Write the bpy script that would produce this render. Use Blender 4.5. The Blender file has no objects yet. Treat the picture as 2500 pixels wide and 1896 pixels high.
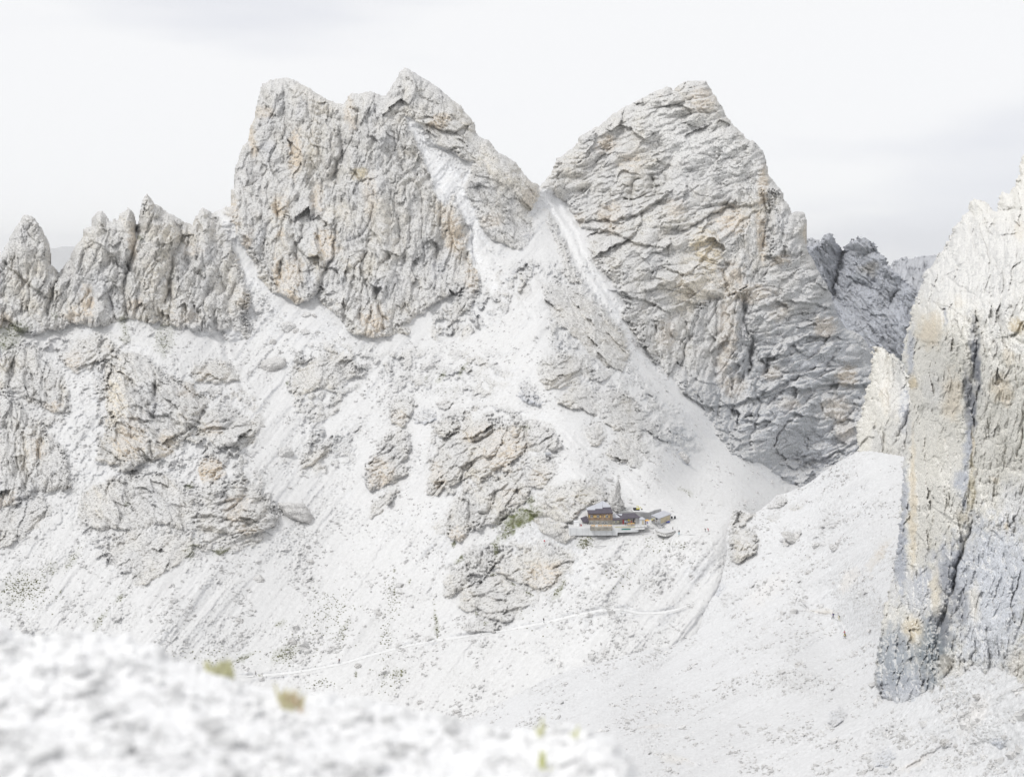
import bpy, bmesh, math, random
import numpy as np
from mathutils import Vector, Matrix

# ------------------------------------------------------------------ camera, world, sun, exposure
F = 3018.0      # focal length in photo pixels (photo 2500 x 1896)
CX, HY = 1250.0, 620.0
sc = bpy.context.scene
col = sc.collection
cam = bpy.data.cameras.new("camera")
camo = bpy.data.objects.new("camera", cam)
col.objects.link(camo)
camo.location = (0, 0, 0)
camo.rotation_euler = (math.radians(90), 0, 0)
cam.sensor_width = 36.0
cam.lens = 36.0 * F / 2500.0
cam.shift_y = -(948.0 - HY) / 2500.0
cam.clip_start = 0.1
cam.clip_end = 60000
cam.dof.use_dof = True
cam.dof.focus_distance = 450
cam.dof.aperture_fstop = 2.1
sc.camera = camo

SUN_EL, SUN_AZ = math.radians(52), math.radians(-128)   # azimuth from +Y, clockwise: behind the camera, to the left
w = bpy.data.worlds.new("World")
sc.world = w
w.use_nodes = True
nt = w.node_tree
nt.nodes.clear()
N, L = nt.nodes.new, nt.links.new
wo = N("ShaderNodeOutputWorld")
bg = N("ShaderNodeBackground")
sky = N("ShaderNodeTexSky")
sky.sky_type = 'NISHITA'
sky.sun_disc = False
sky.sun_elevation = SUN_EL
sky.sun_rotation = SUN_AZ
sky.altitude = 2600
tc = N("ShaderNodeTexCoord")
mp = N("ShaderNodeMapping")
mp.inputs["Scale"].default_value = (1.3, 1.3, 6.5)
mp.inputs["Location"].default_value = (0.35, 0.2, 0.62)
L(tc.outputs["Generated"], mp.inputs["Vector"])
n1 = N("ShaderNodeTexNoise")
n1.inputs["Scale"].default_value = 1.6
n1.inputs["Detail"].default_value = 5
n1.inputs["Roughness"].default_value = 0.42
L(mp.outputs["Vector"], n1.inputs["Vector"])
cr = N("ShaderNodeValToRGB")
cr.color_ramp.interpolation = 'EASE'
cr.color_ramp.elements[0].position = 0.36
cr.color_ramp.elements[0].color = (7.85, 7.95, 8.35, 1)
cr.color_ramp.elements[1].position = 0.50
cr.color_ramp.elements[1].color = (9.1, 9.12, 9.2, 1)
L(n1.outputs["Fac"], cr.inputs["Fac"])
mixc = N("ShaderNodeMixRGB")
mixc.inputs["Fac"].default_value = 0.96      # thick overcast: the cloud deck hides nearly all of the blue
L(sky.outputs[0], mixc.inputs[1])
L(cr.outputs[0], mixc.inputs[2])
L(mixc.outputs[0], bg.inputs["Color"])
bg.inputs["Strength"].default_value = 0.10
L(bg.outputs[0], wo.inputs[0])

sun = bpy.data.lights.new("sun", 'SUN')
sun.energy = 1.85
sun.angle = math.radians(12)
sun.color = (1.0, 0.985, 0.955)
suno = bpy.data.objects.new("sun", sun)
col.objects.link(suno)
sd_ = Vector((math.sin(SUN_AZ) * math.cos(SUN_EL), math.cos(SUN_AZ) * math.cos(SUN_EL), math.sin(SUN_EL)))
suno.rotation_euler = sd_.to_track_quat('Z', 'Y').to_euler()
sc.view_settings.view_transform = 'Standard'
sc.view_settings.look = 'None'
sc.view_settings.exposure = 0.1
sc.view_settings.gamma = 1.0
sc.view_settings.use_curve_mapping = False
sc.cycles.max_bounces = 6
sc.cycles.diffuse_bounces = 5

# ------------------------------------------------------------------ helpers
def tag(o, label=None, cat=None, group=None, kind=None):
    if label: o["label"] = label
    if cat: o["category"] = cat
    if group: o["group"] = group
    if kind: o["kind"] = kind
    return o

def V(ox, oy, s):
    return lambda pts: [(ox + x / s, oy + y / s) for x, y in pts]
A = V(0, 400, 2.397)
B = V(550, 150, 2.3975)
C = V(0, 800, 2.3975)
D = V(700, 800, 2.3975)
E = V(1380, 1150, 6.9125)
FV = V(800, 1400, 2.458)
G = V(0, 1400, 2.458)
H = V(1400, 900, 2.765)
J = V(1300, 180, 2.3284)
K = V(1900, 380, 1.1817)
M5 = V(550, 500, 4.795)
R4 = V(1650, 850, 4.196)
S5 = V(2100, 550, 3.73)
S6 = V(2100, 1000, 3.73)
S3 = V(1900, 1300, 2.815)
P8 = V(1900, 500, 4.424)
I = V(0, 0, 1)

rng = np.random.default_rng(7)
TA = rng.random((256, 256)) * 2 * np.pi
TC, TS = np.cos(TA), np.sin(TA)
JX, JY, JV = rng.random((256, 256)), rng.random((256, 256)), rng.random((256, 256))
JT, JU = rng.normal(size=(256, 256)), rng.normal(size=(256, 256))

def gn(x, y, seed=0):
    x = x + seed * 17.31; y = y + seed * 9.77
    ix = np.floor(x).astype(np.int64); iy = np.floor(y).astype(np.int64)
    fx = x - ix; fy = y - iy
    ux = fx * fx * fx * (fx * (fx * 6 - 15) + 10); uy = fy * fy * fy * (fy * (fy * 6 - 15) + 10)
    def g(dx, dy):
        a = (ix + dx) & 255; b = (iy + dy) & 255
        return TC[a, b] * (fx - dx) + TS[a, b] * (fy - dy)
    a = g(0, 0) * (1 - ux) + g(1, 0) * ux
    b = g(0, 1) * (1 - ux) + g(1, 1) * ux
    return (a * (1 - uy) + b * uy) * 1.5

def fbm(x, y, seed=0, octs=4, rough=0.5):
    s = 0; a = 1; f = 1; t = 0
    for k in range(octs):
        s = s + a * gn(x * f, y * f, seed + k * 3.3); t += a; a *= rough; f *= 2.03
    return s / t

def worley(x, y, seed=0):
    x = x + seed * 13.7; y = y + seed * 5.9
    ix = np.floor(x).astype(np.int64); iy = np.floor(y).astype(np.int64)
    f1 = np.full(x.shape, 9.0); f2 = f1.copy(); cv = f1.copy(); dx1 = f1.copy(); dy1 = f1.copy(); tx = f1.copy(); ty = f1.copy()
    for ox in (-1, 0, 1):
        for oy in (-1, 0, 1):
            a = (ix + ox) & 255; b = (iy + oy) & 255
            dx = x - (ix + ox + JX[a, b]); dy = y - (iy + oy + JY[a, b])
            d = np.sqrt(dx * dx + dy * dy)
            m = d < f1
            f2 = np.where(m, f1, np.minimum(f2, d))
            f1 = np.where(m, d, f1)
            cv = np.where(m, JV[a, b], cv); dx1 = np.where(m, dx, dx1); dy1 = np.where(m, dy, dy1)
            tx = np.where(m, JT[a, b], tx); ty = np.where(m, JU[a, b], ty)
    return f1, f2, cv, dx1, dy1, tx, ty

def ss(a, b, x):
    t = np.clip((x - a) / (b - a), 0, 1)
    return t * t * (3 - 2 * t)

def rock_oct(X, Y, ang, an, s, seed, crack=0.3, step=0.5, tilt=0.3):
    """blocky facets of size s px, long axis at ang degrees (counter-clockwise from +x as seen)"""
    wx = X + s * 0.5 * fbm(X / (s * 1.3), Y / (s * 1.3), seed + 1, 3)
    wy = Y + s * 0.5 * fbm(X / (s * 1.3), Y / (s * 1.3), seed + 2, 3)
    c, sn = math.cos(math.radians(ang)), math.sin(math.radians(ang))
    a = (wx * c - wy * sn) / (s * an); b = (wx * sn + wy * c) / s
    f1, f2, cv, dx, dy, tx, ty = worley(b, a, seed)
    h = step * (cv - 0.5) + tilt * (tx * dx + ty * dy) - crack * np.exp(-(f2 - f1) / 0.07)
    return h * s

def billow(X, Y, ang, an, s, seed):
    wx = X + s * 0.4 * fbm(X / (s * 1.5), Y / (s * 1.5), seed + 1, 2)
    wy = Y + s * 0.4 * fbm(X / (s * 1.5), Y / (s * 1.5), seed + 2, 2)
    c, sn = math.cos(math.radians(ang)), math.sin(math.radians(ang))
    a = (wx * c - wy * sn) / (s * an); b = (wx * sn + wy * c) / s
    return np.minimum(np.abs(gn(a, b, seed)) * 2.2, 1.0) ** 0.8

def grooves(X, Y, ang, an, s, seed, wth=0.05, cover=0.0):
    """long thin fractures: zero lines of stretched noise, broken up along their run"""
    wx = X + s * 0.3 * fbm(X / (s * 1.7), Y / (s * 1.7), seed + 1, 3)
    wy = Y + s * 0.3 * fbm(X / (s * 1.7), Y / (s * 1.7), seed + 2, 3)
    c, sn = math.cos(math.radians(ang)), math.sin(math.radians(ang))
    n_ = gn((wx * c - wy * sn) / (s * an), (wx * sn + wy * c) / s, seed)
    return np.exp(-np.abs(n_) / wth) * ss(-.15 - cover, .25 - cover, gn(X / (s * 1.6), Y / (s * 1.6), seed + 4))

def rockfield(X, Y, ang, seed, fine=1.0, big=1.0, scale=1.0, an=2.2):
    X = X + 20 * fbm(X / 220, Y / 220, seed + 40, 2); Y = Y + 20 * fbm(X / 190, Y / 190, seed + 41, 2)
    h = big * 10 * scale * billow(X, Y, ang + 6, an, 62 * scale, seed)
    h += big * 5 * scale * billow(X, Y, ang - 8, an * 1.4, 27 * scale, seed + 3)
    mod = np.clip(0.75 + 1.3 * fbm(X / 55, Y / 55, seed + 30, 3), 0.2, 1.6)       # rougher and smoother faces
    h += mod * big * 0.6 * rock_oct(X, Y, ang + 12, an * 1.2, 36 * scale, seed + 5, 0.05, 0.6, 0.6)
    h += mod * fine * 0.7 * rock_oct(X, Y, ang - 9, an * 1.5, 13 * scale, seed + 9, 0.08, 0.6, 0.4)
    h += mod * fine * 0.75 * rock_oct(X, Y, ang + 5, an * 1.3, 6, seed + 10, 0.1, 0.6, 0.3)
    h += mod * fine * 1.3 * fbm(X / 5.5, Y / 6.5, seed + 12, 2, 0.6)
    h -= big * 9 * grooves(X, Y, ang, an * 1.9, 70 * scale, seed + 50, .035, .1)
    h -= big * 5.5 * grooves(X, Y, ang - 14, an * 1.9, 34 * scale, seed + 54, .06, .05)
    h -= 5 * grooves(X, Y, ang + 10, an * 1.5, 18 * scale, seed + 58, .1)
    h -= 3.5 * grooves(X, Y, ang - 75, 2.0, 30 * scale, seed + 62, .06, -.05)
    h += 6 * big * fbm(X / 110, Y / 110, seed + 15, 3)
    return h

def poly_sd(X, Y, pts, pad=40, wob=None):
    """signed distance, positive inside, clipped at -pad outside the box"""
    p = np.array(pts, float)
    sd = np.full(X.shape, -float(pad))
    xs = X[0, :]; ys = Y[:, 0]
    j = np.nonzero((xs > p[:, 0].min() - pad) & (xs < p[:, 0].max() + pad))[0]
    i = np.nonzero((ys > p[:, 1].min() - pad) & (ys < p[:, 1].max() + pad))[0]
    if not len(i) or not len(j): return sd, None
    sl = (slice(i[0], i[-1] + 1), slice(j[0], j[-1] + 1))
    x = X[sl]; y = Y[sl]
    if wob is not None: x = x + wob[0][sl]; y = y + wob[1][sl]
    d2 = np.full(x.shape, 1e12); ins = np.zeros(x.shape, bool)
    n = len(p)
    for k in range(n):
        ax, ay = p[k]; bx, by = p[(k + 1) % n]
        ex, ey = bx - ax, by - ay
        t = np.clip(((x - ax) * ex + (y - ay) * ey) / max(ex * ex + ey * ey, 1e-9), 0, 1)
        d2 = np.minimum(d2, (x - ax - t * ex) ** 2 + (y - ay - t * ey) ** 2)
        if ay != by:
            ins ^= ((ay > y) != (by > y)) & (x < (bx - ax) * (y - ay) / (by - ay) + ax)
    d = np.sqrt(d2)
    sd[sl] = np.where(ins, d, np.maximum(-d, -pad))
    return sd, sl

def line_d(X, Y, pts, pad, wob=None):
    """distance and side (+ = to the right of travel on screen) from a polyline"""
    p = np.array(pts, float)
    xs = X[0, :]; ys = Y[:, 0]
    j = np.nonzero((xs > p[:, 0].min() - pad) & (xs < p[:, 0].max() + pad))[0]
    i = np.nonzero((ys > p[:, 1].min() - pad) & (ys < p[:, 1].max() + pad))[0]
    if not len(i) or not len(j): return None, None, None
    sl = (slice(i[0], i[-1] + 1), slice(j[0], j[-1] + 1))
    x = X[sl]; y = Y[sl]
    if wob is not None: x = x + wob[0][sl]; y = y + wob[1][sl]
    best = np.full(x.shape, 1e12); side = np.zeros(x.shape)
    for k in range(len(p) - 1):
        ax, ay = p[k]; bx, by = p[k + 1]
        ex, ey = bx - ax, by - ay
        t = np.clip(((x - ax) * ex + (y - ay) * ey) / max(ex * ex + ey * ey, 1e-9), 0, 1)
        d2 = (x - ax - t * ex) ** 2 + (y - ay - t * ey) ** 2
        m = d2 < best
        side = np.where(m, np.sign(ex * (y - ay) - ey * (x - ax)), side)
        best = np.where(m, d2, best)
    return np.sqrt(best), side, sl

def tps(pts):
    p = np.array(pts, float)
    xy = p[:, :2] / 500.0; v = p[:, 2]; n = len(p)
    def U(r2): return np.where(r2 > 0, 0.5 * r2 * np.log(r2 + 1e-30), 0)
    r2 = ((xy[:, None, :] - xy[None, :, :]) ** 2).sum(2)
    Kx = U(r2) + np.eye(n) * 0.002
    P = np.hstack([np.ones((n, 1)), xy])
    Mx = np.block([[Kx, P], [P.T, np.zeros((3, 3))]])
    sol = np.linalg.solve(Mx, np.concatenate([v, np.zeros(3)]))
    def ev(X, Y):
        xs = np.asarray(X, float) / 500.0; ys = np.asarray(Y, float) / 500.0
        o = sol[n] + sol[n + 1] * xs + sol[n + 2] * ys
        for k in range(n):
            o = o + sol[k] * U((xs - xy[k, 0]) ** 2 + (ys - xy[k, 1]) ** 2)
        return o
    return ev

def coarse(fn, X, Y, st=12):
    xs, ys = X[0, :], Y[:, 0]
    cx = np.arange(xs[0], xs[-1] + st, st); cy = np.arange(ys[0], ys[-1] + st, st)
    gx, gy = np.meshgrid(cx, cy)
    v = fn(gx, gy)
    fx = (xs - cx[0]) / st; fy = (ys - cy[0]) / st
    ix = np.clip(fx.astype(int), 0, len(cx) - 2); iy = np.clip(fy.astype(int), 0, len(cy) - 2)
    tx = fx - ix; ty = (fy - iy)[:, None]
    a = v[iy][:, ix] * (1 - tx) + v[iy][:, ix + 1] * tx
    b = v[iy + 1][:, ix] * (1 - tx) + v[iy + 1][:, ix + 1] * tx
    return a * (1 - ty) + b * ty

def grid(x0, x1, y0, y1, st):
    return np.meshgrid(np.arange(x0, x1 + st, st), np.arange(y0, y1 + st, st))

def P3(px, py, Y):
    return Vector(((px - CX) * Y / F, Y, (HY - py) * Y / F))

def mesh_from_grid(name, X, Y, Z, keep, colr, mat, skirt=40.0, rockm=None, drop=0.35):
    q = keep[:-1, :-1] & keep[1:, :-1] & keep[:-1, 1:] & keep[1:, 1:]
    return quads_mesh(name, X, Y, Z, q, colr, mat, skirt, rockm, drop)

def quads_mesh(name, X, Y, Z, q, colr, mat, skirt=40.0, rockm=None, drop=0.35):
    """X, Y image directions, Z distance along the view axis: a sheet of real terrain, with its sides turned back"""
    used = np.zeros(X.shape, bool)
    used[:-1, :-1] |= q; used[1:, :-1] |= q; used[:-1, 1:] |= q; used[1:, 1:] |= q
    idx = np.full(X.shape, -1, np.int64)
    nv = int(used.sum()); idx[used] = np.arange(nv)
    wx = (X - CX) * Z / F; wz = (HY - Y) * Z / F
    co = np.stack([wx[used], Z[used], wz[used]], 1)
    quads = np.stack([idx[1:, :-1][q], idx[1:, 1:][q], idx[:-1, 1:][q], idx[:-1, :-1][q]], 1)
    qp = np.pad(q, 1)
    c = qp[1:-1, 1:-1]
    edges = []
    def ed(m, a, b):
        if m.any(): edges.append(np.stack([a[m], b[m]], 1))
    TL, TR, BL, BR = idx[:-1, :-1], idx[:-1, 1:], idx[1:, :-1], idx[1:, 1:]
    ed(c & ~qp[:-2, 1:-1], TR, TL)
    ed(c & ~qp[2:, 1:-1], BL, BR)
    ed(c & ~qp[1:-1, :-2], TL, BL)
    ed(c & ~qp[1:-1, 2:], BR, TR)
    e = np.concatenate(edges)
    bv = np.unique(e)
    m2 = np.full(nv, -1, np.int64); m2[bv] = np.arange(len(bv))
    rim = co[bv]
    k = skirt
    back = rim * (1 + k / rim[:, 1:2]); back[:, 2] -= drop * k
    n0 = nv; n1_ = nv + len(bv)
    sk = np.stack([n0 + m2[e[:, 1]], n0 + m2[e[:, 0]], n1_ + m2[e[:, 0]], n1_ + m2[e[:, 1]]], 1)
    allco = np.concatenate([co, rim, back]).astype(np.float32)
    allq = np.concatenate([quads, sk]).astype(np.int32)
    cc = np.stack([c_[used] for c_ in colr], 1)
    rk = (rockm[used] if rockm is not None else np.ones(nv))
    cc = np.concatenate([cc, rk[:, None]], 1)
    cc = np.concatenate([cc, cc[bv], cc[bv]]).astype(np.float32)
    me = bpy.data.meshes.new(name)
    me.vertices.add(len(allco)); me.vertices.foreach_set("co", allco.ravel())
    me.loops.add(allq.size); me.loops.foreach_set("vertex_index", allq.ravel())
    me.polygons.add(len(allq)); me.polygons.foreach_set("loop_start", np.arange(0, allq.size, 4, dtype=np.int32))
    me.update(calc_edges=True)
    at = me.attributes.new("Col", 'FLOAT_COLOR', 'POINT')
    at.data.foreach_set("color", cc.ravel())
    me.polygons.foreach_set("use_smooth", np.ones(len(allq), bool))
    me.materials.append(mat)
    o = bpy.data.objects.new(name, me)
    col.objects.link(o)
    return o

# ------------------------------------------------------------------ materials
def rock_material(name, noise_scale, bump=0.35, dist=0.4, dust=0.6, speck=0.5, dust_col=(0.74, 0.735, 0.73), contrast=0.22):
    m = bpy.data.materials.new(name); m.use_nodes = True
    t = m.node_tree; t.nodes.clear(); N, L = t.nodes.new, t.links.new
    out = N("ShaderNodeOutputMaterial"); b = N("ShaderNodeBsdfPrincipled")
    b.inputs["Roughness"].default_value = 0.95
    b.inputs["Specular IOR Level"].default_value = 0.1
    L(b.outputs[0], out.inputs[0])
    at = N("ShaderNodeAttribute"); at.attribute_name = "Col"
    tc = N("ShaderNodeTexCoord")
    no = N("ShaderNodeTexNoise"); no.inputs["Scale"].default_value = noise_scale; no.inputs["Detail"].default_value = 7; no.inputs["Roughness"].default_value = 0.68
    L(tc.outputs["Object"], no.inputs["Vector"])
    nb = N("ShaderNodeTexNoise"); nb.inputs["Scale"].default_value = noise_scale * 0.13; nb.inputs["Detail"].default_value = 4
    L(tc.outputs["Object"], nb.inputs["Vector"])
    # value variation
    r1 = N("ShaderNodeMapRange"); r1.inputs["From Min"].default_value = 0.3; r1.inputs["From Max"].default_value = 0.7
    r1.inputs["To Min"].default_value = 1 - contrast; r1.inputs["To Max"].default_value = 1 + contrast
    L(no.outputs["Fac"], r1.inputs["Value"])
    mul = N("ShaderNodeVectorMath"); mul.operation = 'SCALE'
    L(at.outputs["Color"], mul.inputs[0]); L(r1.outputs[0], mul.inputs["Scale"])
    # pale debris that lies on ledges (upward facing), broken up by noise; only on rock (alpha)
    ge = N("ShaderNodeNewGeometry"); sx = N("ShaderNodeSeparateXYZ"); L(ge.outputs["Normal"], sx.inputs[0])
    ad = N("ShaderNodeMath"); ad.operation = 'MULTIPLY_ADD'; ad.inputs[1].default_value = 0.9; L(nb.outputs["Fac"], ad.inputs[0]); L(sx.outputs["Z"], ad.inputs[2])
    r2 = N("ShaderNodeMapRange"); r2.inputs["From Min"].default_value = 0.92; r2.inputs["From Max"].default_value = 1.25; r2.inputs["To Max"].default_value = dust
    L(ad.outputs[0], r2.inputs["Value"])
    mx = N("ShaderNodeMixRGB"); L(r2.outputs[0], mx.inputs[0]); L(mul.outputs[0], mx.inputs[1]); mx.inputs[2].default_value = (*dust_col, 1)
    # dark specks standing in for lichen and the shade of small pits
    vo = N("ShaderNodeTexNoise"); vo.inputs["Scale"].default_value = noise_scale * 1.3; vo.inputs["Detail"].default_value = 4; vo.inputs["Roughness"].default_value = 0.7
    mp = N("ShaderNodeMapping"); mp.inputs["Location"].default_value = (31, 7, 12); L(tc.outputs["Object"], mp.inputs[0]); L(mp.outputs[0], vo.inputs["Vector"])
    r3 = N("ShaderNodeMapRange"); r3.inputs["From Min"].default_value = 0.52; r3.inputs["From Max"].default_value = 0.60; r3.inputs["To Max"].default_value = speck
    L(vo.outputs["Fac"], r3.inputs["Value"])
    mA = N("ShaderNodeMath"); mA.operation = 'MULTIPLY'; L(r3.outputs[0], mA.inputs[0]); L(at.outputs["Alpha"], mA.inputs[1])
    mx2 = N("ShaderNodeMixRGB"); L(mA.outputs[0], mx2.inputs[0]); L(mx.outputs[0], mx2.inputs[1]); mx2.inputs[2].default_value = (0.24, 0.232, 0.22, 1)
    L(mx2.outputs[0], b.inputs["Base Color"])
    bp = N("ShaderNodeBump"); bp.inputs["Distance"].default_value = dist
    rb = N("ShaderNodeMapRange"); rb.inputs["To Min"].default_value = bump * 0.4; rb.inputs["To Max"].default_value = bump
    L(at.outputs["Alpha"], rb.inputs["Value"]); L(rb.outputs[0], bp.inputs["Strength"])
    L(no.outputs["Fac"], bp.inputs["Height"]); L(bp.outputs[0], b.inputs["Normal"])
    return m

def flat_mat(name, c, rough=0.8, var=0.12, scale=3.0, metal=0.0):
    m = bpy.data.materials.new(name); m.use_nodes = True
    t = m.node_tree; b = t.nodes["Principled BSDF"]
    no = t.nodes.new("ShaderNodeTexNoise"); no.inputs["Scale"].default_value = scale; no.inputs["Detail"].default_value = 4
    tc = t.nodes.new("ShaderNodeTexCoord"); t.links.new(tc.outputs["Object"], no.inputs["Vector"])
    r = t.nodes.new("ShaderNodeMapRange"); r.inputs["From Min"].default_value = 0.3; r.inputs["From Max"].default_value = 0.7
    r.inputs["To Min"].default_value = 1 - var; r.inputs["To Max"].default_value = 1 + var
    t.links.new(no.outputs["Fac"], r.inputs["Value"])
    v = t.nodes.new("ShaderNodeVectorMath"); v.operation = 'SCALE'; v.inputs[0].default_value = c
    t.links.new(r.outputs[0], v.inputs["Scale"]); t.links.new(v.outputs[0], b.inputs["Base Color"])
    b.inputs["Roughness"].default_value = rough; b.inputs["Metallic"].default_value = metal
    return m

M_far = rock_material("far_rock", 0.75, 0.7, 1.0, dust=0.65, speck=0.75, dust_col=(0.64, 0.636, 0.63))
M_mid = rock_material("scree_and_rock", 1.1, 0.7, 0.6, dust=0.6, speck=0.6, dust_col=(0.62, 0.62, 0.625))
M_cliff = rock_material("cliff_rock", 2.6, 0.7, 0.4, dust=0.55, speck=0.5, dust_col=(0.82, 0.81, 0.78))
M_shade = rock_material("shade_tinted_rock", 0.5, 0.9, 1.6, dust=0.12, speck=0.5, dust_col=(0.55, 0.56, 0.58))  # low dust and blue tint: shade of the far peaks put into colour
M_fore = rock_material("foreground_gravel", 40.0, 0.5, 0.02, dust=0.3, speck=0.2, dust_col=(0.84, 0.84, 0.84), contrast=0.1)

WHITE = (0.605, 0.608, 0.617)
GREY = (0.595, 0.583, 0.562)
BLUE = (0.56, 0.575, 0.61)
TAN = (0.66, 0.56, 0.44)
CREAM = (0.76, 0.70, 0.60)
GRASS = (0.13, 0.145, 0.06)

exec_layers = True
# ------------------------------------------------------------------ traced terrain data (view coordinates -> photo pixels)
SKYLINE = (I([(-60, 650), (-20, 640)]) + A([(0, 525), (30, 480), (60, 420), (100, 350), (130, 310), (152, 292), (185, 300), (210, 325), (240, 370), (270, 420), (288, 450), (298, 500), (298, 545), (292, 575), (320, 600),
    (345, 630), (372, 600), (395, 572), (410, 540), (440, 480), (475, 430), (490, 380), (510, 370), (530, 360), (535, 310), (560, 285), (595, 272), (625, 300), (640, 330), (655, 335), (665, 315), (685, 325), (700, 290), (735, 270), (748, 237),
    (765, 260), (785, 290), (797, 330), (801, 395), (810, 330), (818, 270), (828, 220), (840, 185), (860, 172), (885, 195), (905, 230), (940, 245), (965, 265), (980, 280), (1020, 300), (1050, 315), (1080, 340), (1110, 345), (1122, 352),
    (1140, 310), (1165, 275), (1185, 253), (1215, 265), (1245, 290), (1280, 270), (1320, 248), (1345, 250)])
    + B([(36, 840), (30, 750), (48, 740), (55, 640), (75, 560), (100, 490), (130, 465), (143, 400), (145, 370), (175, 330), (178, 260), (200, 180), (215, 130), (260, 105), (310, 100), (360, 92), (400, 105), (450, 130), (500, 160), (560, 195),
    (600, 220), (650, 240), (690, 245), (708, 225), (710, 200), (740, 185), (770, 190), (800, 180), (850, 170), (880, 185), (910, 200), (945, 205), (950, 180), (985, 120), (1008, 90), (1015, 60), (1045, 33), (1070, 38), (1110, 65), (1160, 95),
    (1220, 130), (1270, 170), (1330, 220), (1380, 260), (1400, 295), (1440, 330), (1460, 360), (1470, 415), (1510, 450), (1545, 455), (1570, 490), (1600, 530), (1650, 555), (1700, 590), (1740, 640), (1780, 690), (1805, 705), (1838, 725)])
    + J([(40, 640), (60, 610), (100, 570), (125, 520), (130, 475), (160, 470), (210, 430), (258, 390), (265, 360), (320, 320), (380, 290), (450, 230), (530, 185), (620, 140), (700, 95), (760, 72), (790, 75), (800, 88), (830, 60), (880, 38),
    (930, 35), (985, 42), (1005, 70), (1020, 100), (1050, 140), (1080, 190), (1110, 250), (1150, 295), (1200, 340), (1215, 365), (1260, 380), (1300, 420), (1325, 460), (1330, 510), (1345, 530), (1340, 560), (1380, 620), (1410, 650),
    (1425, 680), (1430, 720), (1460, 740), (1475, 790), (1510, 780), (1550, 785), (1560, 850), (1555, 960), (1560, 985), (1580, 1030), (1620, 1110), (1660, 1170), (1700, 1250), (1705, 1290), (1740, 1380), (1790, 1450), (1850, 1470),
    (1890, 1510), (1920, 1560), (1940, 1660)]))

DEPTH = [(-60, 560, 640), (0, 800, 610), (-60, 1000, 560), (0, 1200, 510), (-60, 1400, 460), (0, 1560, 430), (-60, 1750, 410),
    (65, 530, 650), (250, 520, 660), (360, 480, 670), (500, 510, 690), (150, 650, 640), (200, 800, 620), (400, 790, 630), (600, 830, 640),
    (250, 1000, 560), (400, 900, 590), (400, 1100, 540), (600, 1000, 580), (600, 1200, 520), (400, 1300, 490), (400, 1500, 440), (300, 1620, 420), (600, 1650, 425), (600, 1500, 455), (200, 1200, 515),
    (560, 400, 745), (650, 220, 780), (700, 600, 690), (750, 740, 655), (900, 400, 730), (900, 800, 645), (980, 180, 778), (1150, 400, 742), (1290, 440, 752), (1330, 470, 765), (1100, 600, 708), (1150, 800, 650), (1330, 900, 570), (1250, 760, 640),
    (900, 1000, 590), (800, 1200, 540), (800, 1400, 490), (830, 1615, 428), (1000, 1550, 440), (1200, 1450, 450), (1100, 1250, 500), (1230, 1200, 500), (1300, 1060, 525), (1340, 1320, 455),
    (1390, 1310, 438), (1450, 1310, 437), (1510, 1306, 437), (1560, 1300, 438), (1390, 1285, 442), (1400, 1240, 452), (1445, 1225, 458), (1500, 1230, 459), (1430, 1160, 480), (1500, 1180, 487), (1520, 1265, 453), (1570, 1245, 461), (1600, 1238, 465),
    (1650, 1290, 438), (1650, 1264, 454), (1720, 1296, 435), (1750, 1262, 455), (1560, 1215, 472), (1650, 1225, 476), (1600, 1340, 430), (1500, 1350, 428), (1400, 1350, 434), (1800, 1250, 470), (1900, 1230, 600),
    (1600, 1140, 510), (1500, 1000, 560), (1700, 1160, 560), (1850, 1180, 620), (1930, 1200, 680), (1700, 1000, 650), (1500, 800, 660), (1450, 600, 730), (1400, 800, 630), (1420, 900, 590),
    (1340, 480, 775), (1380, 400, 800), (1500, 300, 830), (1680, 200, 850), (1870, 400, 830), (1960, 560, 800), (1650, 600, 755), (1650, 850, 700), (1900, 800, 745), (1900, 1050, 705), (2120, 880, 790), (2050, 1000, 740), (1780, 1000, 690), (2200, 700, 850), (1500, 60, 900), (500, 60, 850), (2200, 1150, 700),
    (1330, 1512, 413), (1530, 1490, 398), (1450, 1420, 411), (1000, 1700, 400), (900, 1750, 395), (1130, 1760, 380), (1250, 1680, 386), (1400, 1620, 382), (1560, 1575, 384), (1700, 1545, 391.3), (1740, 1440, 409.6), (1720, 1490, 401), (1780, 1330, 429), (1780, 1400, 418), (1700, 1420, 413), (1600, 1480, 400), (1500, 1900, 360), (900, 1950, 360), (1900, 1500, 425), (2100, 1400, 435)]

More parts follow.
